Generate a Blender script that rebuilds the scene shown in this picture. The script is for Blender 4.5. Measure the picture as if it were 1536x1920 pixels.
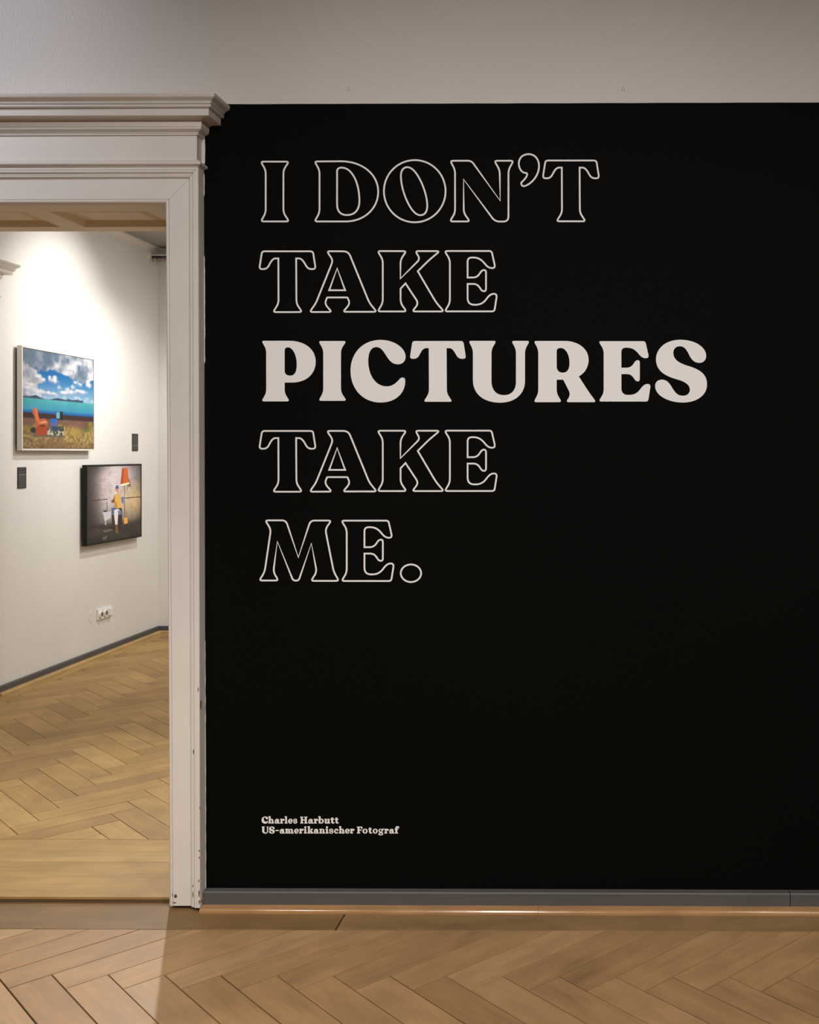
import bpy, bmesh, math, random
import numpy as np
from mathutils import Vector, Matrix
from mathutils.geometry import tessellate_polygon

random.seed(7)
scene = bpy.context.scene
for o in list(bpy.data.objects):
    bpy.data.objects.remove(o)
COL = scene.collection

# ------------------------------------------------------------------ camera
F, CX, CY, YAW = 1975.0, 1135.0, 850.0, math.radians(0.45)
DIST, EYE = 3.485, 1.5
cam_data = bpy.data.cameras.new('camera')
cam_data.sensor_fit = 'HORIZONTAL'
cam_data.sensor_width = 36.0
cam_data.lens = 36.0 * F / 1536.0
cam_data.shift_x = (768 - CX) / 1536.0
cam_data.shift_y = (CY - 960) / 1536.0
cam_data.clip_start = 0.05
cam = bpy.data.objects.new('camera', cam_data)
COL.objects.link(cam)
cam.location = (0, -DIST, EYE)
cam.rotation_euler = (math.radians(90), 0, YAW)
scene.camera = cam

# ------------------------------------------------------------------ world, exposure
world = bpy.data.worlds.new('world')
scene.world = world
world.use_nodes = True
world.node_tree.nodes['Background'].inputs[0].default_value = (0.01, 0.01, 0.012, 1)
world.node_tree.nodes['Background'].inputs[1].default_value = 1.0
scene.view_settings.view_transform = 'Standard'
scene.view_settings.look = 'None'
scene.view_settings.gamma = 1.0
scene.view_settings.exposure = 0.0
scene.view_settings.use_curve_mapping = False

# ------------------------------------------------------------------ lamps
def spot(name, loc, aim, watts, deg, blend, col, radius=0.04):
    d = bpy.data.lights.new(name, 'SPOT')
    d.energy = watts; d.spot_size = math.radians(deg); d.spot_blend = blend
    d.color = col; d.shadow_soft_size = radius
    o = bpy.data.objects.new(name, d); COL.objects.link(o)
    o.location = loc
    o.rotation_euler = (Vector(aim) - Vector(loc)).to_track_quat('-Z', 'Y').to_euler()
    return o
WARM = (1.0, 0.95, 0.91)
GAL = (1.0, 0.97, 0.93)
spot('hall_spot', (-0.9, -4.9, 3.6), (-0.95, 0, 0.70), 480, 61, 1.0, WARM, 0.10)
spot('hall_spot', (2.3, -4.4, 3.6), (0.15, 0, 0.80), 510, 63, 1.0, WARM, 0.10)
spot('hall_spot', (-0.75, -1.7, 3.68), (-0.75, -0.9, 0), 170, 56, 1.0, WARM, 0.05)  # unseen overhead lamp, added to brighten floor and lower wall
spot('hall_spot', (1.0, -1.7, 3.68), (1.0, -0.9, 0), 90, 56, 1.0, WARM, 0.05)  # another unseen overhead lamp, added for the floor's brightness
spot('hall_spot', (-2.1, -1.7, 3.68), (-2.1, -0.7, 0), 170, 56, 1.0, WARM, 0.05)  # unseen lamp added at the doorway so floor bounce lifts the soffit
spot('hall_cool_spot', (-3.6, -1.5, 3.55), (-2.75, 0, 3.05), 155, 56, 0.6, (0.84, 0.86, 1.0), 0.10)
spot('gallery_spot', (-2.58, 3.50, 3.06), (-3.77, 3.62, 2.30), 94, 77, 1.0, GAL, 0.03)
spot('gallery_spot', (-2.50, 4.10, 3.06), (-3.77, 4.40, 0.95), 110, 92, 1.0, GAL, 0.03)
spot('gallery_spot', (-2.50, 2.80, 3.06), (-1.75, -0.35, 0.2), 330, 78, 0.9, GAL, 0.03)
spot('gallery_wash', (-1.5, 3.9, 3.06), (-2.6, 3.9, 0), 115, 160, 0.6, GAL, 0.18)
spot('gallery_wash', (-0.6, 1.9, 3.06), (-2.2, 2.2, 0), 75, 160, 0.6, GAL, 0.18)
spot('gallery_wash', (1.2, 3.0, 3.06), (1.2, 3.0, 0), 110, 160, 0.6, GAL, 0.18)

# ------------------------------------------------------------------ photo frame -> world planes
SY, CYW = math.sin(YAW), math.cos(YAW)
def ray(u, v):
    x, z = (u - CX) / F, -(v - CY) / F
    return (x * CYW - SY, x * SY + CYW, z)
def on_wall(u, v, Y=0.0):
    r = ray(u, v); t = (Y + DIST) / r[1]
    return (t * r[0], EYE + t * r[2])
def on_side(u, v, X):
    r = ray(u, v); t = X / r[0]
    return (-DIST + t * r[1], EYE + t * r[2])
def on_floor(u, v, z=0.0):
    r = ray(u, v); t = (z - EYE) / r[2]
    return (t * r[0], -DIST + t * r[1])

# ------------------------------------------------------------------ materials
def lin(c):
    return tuple(((x / 255) / 12.92 if x / 255 <= 0.04045 else ((x / 255 + 0.055) / 1.055) ** 2.4) for x in c)
def mat(name, col, rough=0.6, bump=0.0, bscale=200.0, var=0.0, vscale=4.0, spec=0.5, detail=3.0):
    m = bpy.data.materials.new(name); m.use_nodes = True
    nt = m.node_tree; b = nt.nodes['Principled BSDF']
    b.inputs['Base Color'].default_value = (*col, 1)
    b.inputs['Roughness'].default_value = rough
    b.inputs['Specular IOR Level'].default_value = spec
    tc = nt.nodes.new('ShaderNodeTexCoord')
    if var > 0:
        n = nt.nodes.new('ShaderNodeTexNoise'); n.inputs['Scale'].default_value = vscale
        n.inputs['Detail'].default_value = 4
        nt.links.new(tc.outputs['Object'], n.inputs['Vector'])
        r = nt.nodes.new('ShaderNodeMapRange')
        r.inputs['From Min'].default_value = 0.3; r.inputs['From Max'].default_value = 0.7
        r.inputs['To Min'].default_value = 1 - var; r.inputs['To Max'].default_value = 1 + var * 0.5
        nt.links.new(n.outputs['Fac'], r.inputs['Value'])
        mx = nt.nodes.new('ShaderNodeVectorMath'); mx.operation = 'SCALE'
        mx.inputs[0].default_value = col
        nt.links.new(r.outputs['Result'], mx.inputs['Scale'])
        nt.links.new(mx.outputs['Vector'], b.inputs['Base Color'])
    if bump > 0:
        n = nt.nodes.new('ShaderNodeTexNoise'); n.inputs['Scale'].default_value = bscale
        n.inputs['Detail'].default_value = detail
        nt.links.new(tc.outputs['Object'], n.inputs['Vector'])
        bp = nt.nodes.new('ShaderNodeBump'); bp.inputs['Strength'].default_value = bump
        bp.inputs['Distance'].default_value = 0.004
        nt.links.new(n.outputs['Fac'], bp.inputs['Height'])
        nt.links.new(bp.outputs['Normal'], b.inputs['Normal'])
    return m
def wood(name, dark, mid, light, rough=0.42, spec=0.4):
    """planks: colour differs per plank, grain runs along the uv's first axis"""
    m = bpy.data.materials.new(name); m.use_nodes = True
    nt = m.node_tree; L = nt.links.new; N = nt.nodes.new
    b = nt.nodes['Principled BSDF']
    oi = N('ShaderNodeObjectInfo'); ge = N('ShaderNodeNewGeometry')
    ad = N('ShaderNodeMath'); ad.operation = 'ADD'
    L(oi.outputs['Random'], ad.inputs[0]); L(ge.outputs['Random Per Island'], ad.inputs[1])
    fr = N('ShaderNodeMath'); fr.operation = 'FRACT'; L(ad.outputs[0], fr.inputs[0])
    ramp = N('ShaderNodeValToRGB')
    e = ramp.color_ramp.elements
    e[0].position = 0.0; e[0].color = (*dark, 1)
    e[1].position = 1.0; e[1].color = (*light, 1)
    k = e.new(0.4); k.color = (*mid, 1)
    k = e.new(0.75); k.color = (*[a * 1.08 for a in mid], 1)
    L(fr.outputs[0], ramp.inputs['Fac'])
    uv = N('ShaderNodeUVMap'); uv.uv_map = 'grain'
    mp = N('ShaderNodeVectorMath'); mp.operation = 'MULTIPLY'; mp.inputs[1].default_value = (5.0, 60.0, 1.0)
    L(uv.outputs['UV'], mp.inputs[0])
    sh = N('ShaderNodeVectorMath'); sh.operation = 'SCALE'; sh.inputs[0].default_value = (37.0, 91.0, 53.0)
    L(fr.outputs[0], sh.inputs['Scale'])
    av = N('ShaderNodeVectorMath'); av.operation = 'ADD'
    L(mp.outputs[0], av.inputs[0]); L(sh.outputs[0], av.inputs[1])
    g = N('ShaderNodeTexNoise'); g.inputs['Scale'].default_value = 1.0; g.inputs['Detail'].default_value = 6
    g.inputs['Roughness'].default_value = 0.65
    L(av.outputs[0], g.inputs['Vector'])
    # broad blotches (worn varnish), not stretched
    mp2 = N('ShaderNodeVectorMath'); mp2.operation = 'MULTIPLY'; mp2.inputs[1].default_value = (6.0, 14.0, 1.0)
    L(uv.outputs['UV'], mp2.inputs[0])
    av2 = N('ShaderNodeVectorMath'); av2.operation = 'ADD'
    L(mp2.outputs[0], av2.inputs[0]); L(sh.outputs[0], av2.inputs[1])
    g2 = N('ShaderNodeTexNoise'); g2.inputs['Scale'].default_value = 1.0; g2.inputs['Detail'].default_value = 3
    L(av2.outputs[0], g2.inputs['Vector'])
    r1 = N('ShaderNodeMapRange'); r1.inputs['From Min'].default_value = 0.25; r1.inputs['From Max'].default_value = 0.75
    r1.inputs['To Min'].default_value = 0.87; r1.inputs['To Max'].default_value = 1.10
    L(g.outputs['Fac'], r1.inputs['Value'])
    r2 = N('ShaderNodeMapRange'); r2.inputs['From Min'].default_value = 0.3; r2.inputs['From Max'].default_value = 0.7
    r2.inputs['To Min'].default_value = 0.86; r2.inputs['To Max'].default_value = 1.10
    L(g2.outputs['Fac'], r2.inputs['Value'])
    mu = N('ShaderNodeMath'); mu.operation = 'MULTIPLY'
    L(r1.outputs[0], mu.inputs[0]); L(r2.outputs[0], mu.inputs[1])
    # foot traffic: broad patches of grime across the boards
    g3 = N('ShaderNodeTexNoise'); g3.inputs['Scale'].default_value = 2.6; g3.inputs['Detail'].default_value = 5
    L(ge.outputs['Position'], g3.inputs['Vector'])
    r4 = N('ShaderNodeMapRange'); r4.inputs['From Min'].default_value = 0.35; r4.inputs['From Max'].default_value = 0.65
    r4.inputs['To Min'].default_value = 0.86; r4.inputs['To Max'].default_value = 1.06
    L(g3.outputs['Fac'], r4.inputs['Value'])
    m2 = N('ShaderNodeMath'); m2.operation = 'MULTIPLY'
    L(mu.outputs[0], m2.inputs[0]); L(r4.outputs[0], m2.inputs[1]); mu = m2
    sc = N('ShaderNodeVectorMath'); sc.operation = 'SCALE'
    L(ramp.outputs['Color'], sc.inputs[0]); L(mu.outputs[0], sc.inputs['Scale'])
    L(sc.outputs[0], b.inputs['Base Color'])
    r3 = N('ShaderNodeMapRange'); r3.inputs['To Min'].default_value = rough - 0.08; r3.inputs['To Max'].default_value = rough + 0.12
    L(g2.outputs['Fac'], r3.inputs['Value']); L(r3.outputs[0], b.inputs['Roughness'])
    b.inputs['Specular IOR Level'].default_value = spec
    bp = N('ShaderNodeBump'); bp.inputs['Strength'].default_value = 0.12; bp.inputs['Distance'].default_value = 0.001
    L(g.outputs['Fac'], bp.inputs['Height']); L(bp.outputs['Normal'], b.inputs['Normal'])
    return m

M = {}
M['plaster'] = mat('wall_plaster', (0.66, 0.62, 0.58), 0.85, 0.45, 170, 0.03, 1.5, 0.2)
M['gallery'] = mat('gallery_plaster', (0.74, 0.72, 0.685), 0.85, 0.38, 130, 0.03, 2.0, 0.2)
M['gallery_ceiling'] = mat('shaded_ceiling_paint', (0.33, 0.31, 0.285), 0.9)  # base colour darkened to carry the shade of the unlit ceiling
M['ceiling'] = mat('ceiling_paint', (0.60, 0.57, 0.53), 0.9)
M['black'] = mat('black_wall_paint', (0.0016, 0.0016, 0.0010), 0.75, 0.35, 170, 0.1, 1.2, 0.07)
M['white'] = mat('white_vinyl', (0.80, 0.78, 0.76), 0.6, 0, 1, 0, 1, 0.3)
M['gloss'] = mat('cream_gloss_paint', (0.70, 0.655, 0.60), 0.42, 0.10, 60, 0.04, 6.0, 0.4)
M['soffit'] = mat('cream_paint_warm_bounce', (0.92, 0.83, 0.69), 0.45, 0.08, 60, 0.03, 6.0, 0.4)  # casing's cream lightened and warmed: floor bounce light put into the colour
M['chip'] = mat('bare_chipped_wood', (0.075, 0.038, 0.015), 0.8)
M['grey'] = mat('grey_skirting_paint', (0.085, 0.081, 0.079), 0.5, 0.1, 40, 0.06, 5.0, 0.4)
M['dark'] = mat('dark_joint', (0.03, 0.018, 0.008), 0.9, spec=0.1)
M['frame_white'] = mat('white_lacquer_frame', (0.72, 0.69, 0.66), 0.4)
M['frame_black'] = mat('black_lacquer_frame', (0.005, 0.005, 0.005), 0.45, spec=0.25)
M['label'] = mat('charcoal_card', (0.03, 0.03, 0.03), 0.6)
M['labeltext'] = mat('pale_print', (0.10, 0.10, 0.095), 0.6)
M['labelline'] = mat('white_print', (0.42, 0.42, 0.40), 0.6)
M['plastic'] = mat('white_plastic', (0.80, 0.79, 0.76), 0.35)
M['hole'] = mat('socket_hole', (0.14, 0.12, 0.09), 0.6)
M['rail'] = mat('dark_metal_rail', (0.035, 0.032, 0.028), 0.5)
M['floor1'] = wood('hall_parquet', (0.315, 0.180, 0.080), (0.36, 0.211, 0.096), (0.40, 0.246, 0.119), 0.46, 0.35)
M['floor2'] = wood('gallery_parquet', (0.30, 0.176, 0.065), (0.365, 0.222, 0.081), (0.42, 0.268, 0.102), 0.5, 0.22)
M['border'] = wood('border_boards', (0.20, 0.115, 0.045), (0.23, 0.135, 0.055), (0.25, 0.15, 0.065), 0.5, 0.3)
M['shoe'] = wood('varnished_beading', (0.38, 0.20, 0.08), (0.40, 0.215, 0.088), (0.42, 0.23, 0.094), 0.15, 0.8)
M['shoe2'] = wood('pale_beading', (0.44, 0.28, 0.115), (0.46, 0.295, 0.125), (0.48, 0.31, 0.135), 0.35, 0.5)

# ------------------------------------------------------------------ mesh helpers
def new_obj(name, me, material=None, parent=None, loc=None, rz=0.0):
    o = bpy.data.objects.new(name, me)
    COL.objects.link(o)
    if material is not None and me is not None and not me.materials:
        me.materials.append(material)
    if loc is not None:
        o.location = loc
    o.rotation_euler = (0, 0, rz)
    if parent is not None:
        o.parent = parent
    return o
def bm_obj(name, bm, material, parent=None, smooth=False):
    bmesh.ops.recalc_face_normals(bm, faces=bm.faces)
    me = bpy.data.meshes.new(name)
    bm.to_mesh(me); bm.free()
    if smooth:
        for p in me.polygons: p.use_smooth = True
    return new_obj(name, me, material, parent)
def empty(name, loc=(0, 0, 0)):
    o = bpy.data.objects.new(name, None); COL.objects.link(o)
    o.location = loc; o.empty_display_size = 0.05
    return o
def struct(o):
    o['kind'] = 'structure'; return o
def tag(o, label, cat, group=None):
    o['label'] = label; o['category'] = cat
    if group: o['group'] = group
    return o
def box(bm, a, b, bevel=0.0):
    x0, y0, z0 = a; x1, y1, z1 = b
    r = bmesh.ops.create_cube(bm, size=1.0)
    vs = r['verts']
    for v in vs:
        v.co = ((x0 + x1) / 2 + v.co.x * (x1 - x0), (y0 + y1) / 2 + v.co.y * (y1 - y0), (z0 + z1) / 2 + v.co.z * (z1 - z0))
    if bevel > 0:
        es = set()
        for v in vs: es.update(v.link_edges)
        bmesh.ops.bevel(bm, geom=list(es), offset=bevel, segments=2, profile=0.5, affect='EDGES')
def box_obj(name, a, b, material, parent=None, bevel=0.0):
    bm = bmesh.new(); box(bm, a, b, bevel)
    return bm_obj(name, bm, material, parent)
def grid_strip(bm, rows, close=False):
    """rows: list of equal-length point lists; quads between neighbours"""
    vv = [[bm.verts.new(p) for p in r] for r in rows]
    for i in range(len(vv) - 1):
        a, b = vv[i], vv[i + 1]
        n = len(a)
        for j in range(n if close else n - 1):
            k = (j + 1) % n
            try: bm.faces.new((a[j], a[k], b[k], b[j]))
            except ValueError: pass
    return vv
def add_uv(me, fn):
    """fn(vertex co) -> uv"""
    uv = me.uv_layers.new(name='grain')
    for l in me.loops:
        uv.data[l.index].uv = fn(me.vertices[l.vertex_index].co)

# ------------------------------------------------------------------ room measures
WT = 0.42                              # thickness of the black wall
XW1, XW2, YB, HC = -4.3, 2.7, -5.6, 3.75
XG = on_side(0, 1296, -3.77)           # only a check value
XL = -3.77                             # gallery's picture wall
YF = 5.20                              # gallery's far wall
HG = 3.185                             # gallery ceiling
Z2 = 0.018                             # gallery floor stands a little higher
OUT_R = on_wall(382.5, 900)[0]         # outer edge of the casing
IN_R = OUT_R - 0.1146                  # opening's right edge
IN_L = IN_R - 1.435
OUT_L = IN_L - 0.1146
HEAD = 2.4375                          # outer top of the casing
SOF = HEAD - 0.1146 + 0.003            # soffit height

# ------------------------------------------------------------------ walls
bm = bmesh.new()
box(bm, (XW1 - 0.2, 0, -0.05), (IN_L, WT, HC))
box(bm, (IN_R, 0, -0.05), (XW2 + 0.2, WT, HC))
box(bm, (IN_L, 0, SOF + 0.03), (IN_R, WT, HC))
wall_back = struct(bm_obj('wall_back', bm, M['plaster']))
struct(box_obj('wall_left', (XW1 - 0.2, YB, -0.05), (XW1, 0, HC), M['plaster']))
struct(box_obj('wall_right', (XW2, YB, -0.05), (XW2 + 0.2, 0, HC), M['plaster']))
struct(box_obj('wall_front', (XW1 - 0.2, YB - 0.2, -0.05), (XW2 + 0.2, YB, HC), M['plaster']))
struct(box_obj('ceiling', (XW1 - 0.2, YB - 0.2, HC), (XW2 + 0.2, WT, HC + 0.15), M['ceiling']))
struct(box_obj('wall_gallery_left', (XL - 0.2, WT, -0.05), (XL, YF + 0.2, HG), M['gallery']))
wall_far = struct(box_obj('wall_gallery_far', (XL, YF, -0.05), (XW2 + 0.2, YF + 0.2, HG), M['gallery']))
struct(box_obj('wall_gallery_right', (XW2, WT, -0.05), (XW2 + 0.2, YF, HG), M['gallery']))
struct(box_obj('ceiling_gallery', (XL - 0.2, WT, HG), (XW2 + 0.2, YF + 0.2, HG + 0.15), M['gallery_ceiling']))

# cove mouldings under the gallery ceiling
def cove(name, length_axis, a0, a1, fixed, sgn):
    prof = [(0, -0.058), (0.006, -0.058), (0.006, -0.050), (0.010, -0.046)]
    prof += [(0.010 + 0.034 * (1 - math.cos(t)), -0.046 + 0.036 * math.sin(t)) for t in [i * math.pi / 12 for i in range(1, 7)]]
    prof += [(0.048, -0.010), (0.048, 0.0)]
    bm = bmesh.new()
    rows = []
    for a in (a0, a1):
        rows.append([((fixed + sgn * p, a, HG + z) if length_axis == 'y' else (a, fixed + sgn * p, HG + z)) for p, z in prof])
    grid_strip(bm, rows)
    return struct(bm_obj(name, bm, M['gallery']))
cove('trim_1', 'y', WT, YF, XL, 1)
cove('trim_2', 'x', XL, XW2, YF, -1)

# black painted field on the wall, hand-cut along the casing
def black_field():
    left = []
    rnd = random.Random(3)
    for v in range(196, 1712, 12):
        base = 382.5 + (386.3 - 382.5) * max(0, v - 300) / 1400
        if v < 305: off = 2.4
        elif 318 < v < 372: off = 1.1
        elif 480 < v < 680: off = 1.3
        else: off = -1.5
        if v > 1200 : off = 0.6
        left.append((base + off + rnd.uniform(-0.35, 0.35), v))
    top = [(436 - 52 + 0.0 + i * 40, 195.6 - 3.4 * (i * 40 / 1150) + rnd.uniform(-0.25, 0.25)) for i in range(1, 36)]
    pts = [on_wall(u, v) for u, v in top]
    zt = pts[-1][1]
    poly = [(OUT_R - 0.03, pts[0][1])] + pts + [(XW2, zt), (XW2, 0.03), (on_wall(386, 1690)[0], 0.03)]
    poly += [on_wall(u, v) for u, v in reversed(left) if v > 200]
    bm = bmesh.new()
    vs = [Vector((x, z, 0)) for x, z in poly]
    tris = tessellate_polygon([vs])
    bv = [bm.verts.new((x, -0.0006, z)) for x, z in poly]
    for t in tris:
        try: bm.faces.new([bv[i] for i in t])
        except ValueError: pass
    return bm
black = bm_obj('black_paint', black_field(), M['black'], wall_back)
black['label'] = 'matt black painted field covering the wall'

# filled nail holes above the black field
for (u, v) in ((654, 166), (1169, 166)):
    bm = bmesh.new()
    x, z = on_wall(u, v)
    for dx, ang in ((-0.003, 0.35), (0.003, -0.25)):
        r = bmesh.ops.create_cone(bm, cap_ends=True, segments=8, radius1=0.0022, radius2=0.0012, depth=0.013)
        bmesh.ops.transform(bm, verts=r['verts'], matrix=Matrix.Translation((x + dx, -0.0012, z)) @ Matrix.Rotation(ang, 4, 'Y'))
    bm_obj('nail_scar', bm, M['plaster'], wall_back)

# ------------------------------------------------------------------ floors
def clip_poly(poly, x0, y0, x1, y1):
    def cut(ps, f, inter):
        out = []
        for i in range(len(ps)):
            a, b = ps[i], ps[(i + 1) % len(ps)]
            fa, fb = f(a), f(b)
            if fa >= 0: out.append(a)
            if (fa >= 0) != (fb >= 0):
                t = fa / (fa - fb)
                out.append((a[0] + (b[0] - a[0]) * t, a[1] + (b[1] - a[1]) * t))
        return out
    for f in (lambda p: p[0] - x0, lambda p: x1 - p[0], lambda p: p[1] - y0, lambda p: y1 - p[1]):
        poly = cut(poly, f, None)
        if len(poly) < 3: return []
    return poly
def area(p):
    return 0.5 * abs(sum(p[i][0] * p[(i + 1) % len(p)][1] - p[(i + 1) % len(p)][0] * p[i][1] for i in range(len(p))))
def inset(poly, g):
    n = len(poly); out = []
    s = sum(poly[i][0] * poly[(i + 1) % n][1] - poly[(i + 1) % n][0] * poly[i][1] for i in range(n))
    sg = 1 if s > 0 else -1
    for i in range(n):
        p, c, q = Vector(poly[i - 1]), Vector(poly[i]), Vector(poly[(i + 1) % n])
        d1, d2 = (c - p), (q - c)
        if d1.length < 1e-6 or d2.length < 1e-6:
            out.append(tuple(c)); continue
        d1.normalize(); d2.normalize()
        n1 = Vector((-d1.y, d1.x)) * sg; n2 = Vector((-d2.y, d2.x)) * sg
        m = n1 + n2
        k = max(0.35, m.dot(n1))
        out.append(tuple(c + m * (g / k)))
    return out
def plank_bm(bm, poly, gap, z=0.0, depth=0.008, bev=0.0006):
    """prism with a tiny bevel; poly = 2D outline"""
    p = []
    for i, c in enumerate(poly):                       # drop doubled points
        d = poly[(i + 1) % len(poly)]
        if (Vector(c) - Vector(d)).length > 0.0015: p.append(c)
    if len(p) < 3: return
    a = inset(p, gap); t = inset(p, gap + bev)
    top = [bm.verts.new((x, y, z)) for x, y in t]
    mid = [bm.verts.new((x, y, z - bev)) for x, y in a]
    low = [bm.verts.new((x, y, z - depth)) for x, y in a]
    bm.faces.new(top)
    n = len(p)
    for i in range(n):
        j = (i + 1) % n
        bm.faces.new((top[i], top[j], mid[j], mid[i]))
        bm.faces.new((mid[i], mid[j], low[j], low[i]))
def herring(w, L, along, org, region):
    """yield (outline, angle, full?) of planks; zigzag runs along 'x' or 'y'"""
    x0, y0, x1, y1 = region
    r2 = math.sqrt(0.5)
    def xy(p, q): return (org[0] + (p + q) * r2, org[1] + (q - p) * r2)
    cx, cy = (x0 + x1) / 2, (y0 + y1) / 2
    n_step = int(max(x1 - x0, y1 - y0) / (w * 1.414)) + 60
    n_row = int(max(x1 - x0, y1 - y0) / (L * 1.414)) + 6
    for row in range(-n_row, n_row + 1):
        for k in range(-n_step, n_step + 1):
            if along == 'y':
                sh = (row * L, row * L)
                ra = (-k * w, k * w, -k * w + L, k * w + w)
                rb = (L - (k + 1) * w, (k + 1) * w, L - k * w, (k + 1) * w + L)
            else:
                sh = (row * L, -row * L)
                ra = (k * w, k * w, k * w + L, k * w + w)
                rb = (k * w, (k + 1) * w, k * w + w, (k + 1) * w + L)
            for r, ang in ((ra, -math.pi / 4), (rb, math.pi / 4)):
                p0, q0, p1, q1 = r[0] + sh[0], r[1] + sh[1], r[2] + sh[0], r[3] + sh[1]
                quad = [xy(p0, q0), xy(p1, q0), xy(p1, q1), xy(p0, q1)]
                c = clip_poly(quad, *region)
                if len(c) >= 3 and area(c) > 0.0006:
                    yield c, ang, area(c) > 0.999 * w * L
def local(poly, c, ang):
    ca, sa = math.cos(-ang), math.sin(-ang)
    return [((x - c[0]) * ca - (y - c[1]) * sa, (x - c[0]) * sa + (y - c[1]) * ca) for x, y in poly]
def lay(floor, w, L, along, org, region, z, material, score, limit, stuff_name, gaps):
    pl = list(herring(w, L, along, org, region))
    pl = [(score(sum(p[0] for p in c) / len(c), sum(p[1] for p in c) / len(c)), i, c, a, f) for i, (c, a, f) in enumerate(pl)]
    pl.sort()
    rnd = random.Random(11)
    shared = []
    for g in gaps:
        bm = bmesh.new(); plank_bm(bm, [(-L / 2, -w / 2), (L / 2, -w / 2), (L / 2, w / 2), (-L / 2, w / 2)], g)
        bmesh.ops.recalc_face_normals(bm, faces=bm.faces)
        me = bpy.data.meshes.new('plank'); bm.to_mesh(me); bm.free()
        me.materials.append(material); add_uv(me, lambda co: (co.x, co.y)); shared.append(me)
    rest = bmesh.new(); lay_uv = rest.loops.layers.uv.new('grain')
    for n, (s, i, c, a, f) in enumerate(pl):
        g = rnd.choice((0, 0, 1, 1, 2)); dz = rnd.uniform(-0.0003, 0.0)
        cx, cy = sum(p[0] for p in c) / len(c), sum(p[1] for p in c) / len(c)
        if n < limit:
            if f:
                me = shared[g]
            else:
                bm = bmesh.new(); plank_bm(bm, local(c, (cx, cy), a), gaps[g])
                if not bm.faces: bm.free(); continue
                bmesh.ops.recalc_face_normals(bm, faces=bm.faces)
                me = bpy.data.meshes.new('plank'); bm.to_mesh(me); bm.free()
                me.materials.append(material)
                ox, oy = rnd.uniform(0, 5), rnd.uniform(0, 5)
                add_uv(me, lambda co: (co.x + ox, co.y + oy))
            new_obj('plank', me, None, floor, (cx, cy, z + dz), a)
        else:
            k0 = len(rest.faces)
            plank_bm(rest, c, gaps[1], z + dz)
            rest.faces.ensure_lookup_table()
            ca, sa = math.cos(-a), math.sin(-a)
            for fc in rest.faces[k0:]:
                for lp in fc.loops:
                    x, y = lp.vert.co.x - cx, lp.vert.co.y - cy
                    lp[lay_uv].uv = (x * ca - y * sa, x * sa + y * ca)
    if len(rest.faces):
        o = bm_obj(stuff_name, rest, material, floor); o['kind'] = 'stuff'
    else: rest.free()
def board(floor, poly, ang, z, material, gap=0.0008, name='plank'):
    cx, cy = sum(p[0] for p in poly) / len(poly), sum(p[1] for p in poly) / len(poly)
    bm = bmesh.new(); plank_bm(bm, local(poly, (cx, cy), ang), gap)
    bmesh.ops.recalc_face_normals(bm, faces=bm.faces)
    me = bpy.data.meshes.new(name); bm.to_mesh(me); bm.free(); me.materials.append(material)
    ox = random.uniform(0, 9); add_uv(me, lambda co: (co.x + ox, co.y))
    return new_obj(name, me, None, floor, (cx, cy, z), ang)
def rect(x0, y0, x1, y1): return [(x0, y0), (x1, y0), (x1, y1), (x0, y1)]

floor1 = struct(box_obj('floor', (XW1 - 0.2, YB - 0.2, -0.08), (XW2 + 0.2, 0.05, -0.0055), M['dark']))
w1 = 0.1148; L1 = 0.574
ux, uy = on_floor(942.3, 1830.3)
org1 = (ux - w1 * math.sqrt(0.5), uy - w1 * math.sqrt(0.5))
YBOR = on_floor(800, 1744.2)[1]
def score1(x, y):
    dx = max(0, -1.75 - x, x - 0.75); dy = max(0, -0.95 - y)
    return dx * dx + dy * dy
lay(floor1, w1, L1, 'x', org1, (XW1, YB, XW2, YBOR), 0.0, M['floor1'], score1, 230, 'parquet', (0.0014, 0.0019, 0.0025))
YST = on_floor(150, 1692.0)[1]         # foot of the little step in the doorway
XJ = on_floor(636, 1732)[0]
for x0, x1, g in ((XW1, XJ - 0.0012, 0.0012), (XJ + 0.0012, 0.92, 0.0012), (0.92, XW2, 0.0006)):
    board(floor1, rect(x0, YBOR, x1, -0.004), 0, -0.0002, M['border'], g)
board(floor1, rect(IN_L - 0.02, -0.003, IN_R + 0.01, YST), 0, -0.0002, M['border'])

floor2 = struct(box_obj('floor_gallery', (XL - 0.2, YST + 0.012, -0.08), (XW2 + 0.2, YF + 0.2, Z2 - 0.0055), M['dark']))
w2 = 0.1089; L2 = 0.4525
a1 = on_floor(69.8, 1440.6, Z2)
YB2 = on_floor(150, 1573.6, Z2)[1]
BW = 0.115
def score2(x, y):
    # distance to the wedge of floor that shows through the doorway
    t0 = (y + DIST)
    xr = (319 - 1150.5) / F * t0 + 0.12
    return max(0, x - xr) ** 2 + max(0, (0 - 1150.5) / F * t0 - 0.15 - x) ** 2
lay(floor2, w2, L2, 'y', (a1[0], a1[1]), (XL + BW, YB2, XW2, YF - BW), Z2, M['floor2'], score2, 290, 'parquet', (0.0008, 0.0013, 0.0019))
board(floor2, rect(XL, YB2, XL + BW, 2.9), 0 + math.pi / 2, Z2, M['floor2'])
board(floor2, rect(XL, 2.9, XL + BW, YF), math.pi / 2, Z2, M['floor2'])
board(floor2, rect(XL + BW, YF - BW, -1.2, YF), 0, Z2, M['floor2'])
board(floor2, rect(-1.2, YF - BW, XW2, YF), 0, Z2, M['floor2'])
ys = [YST] + [on_floor(150, v, Z2)[1] for v in (1645, 1616, 1596.5)] + [YB2]
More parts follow.
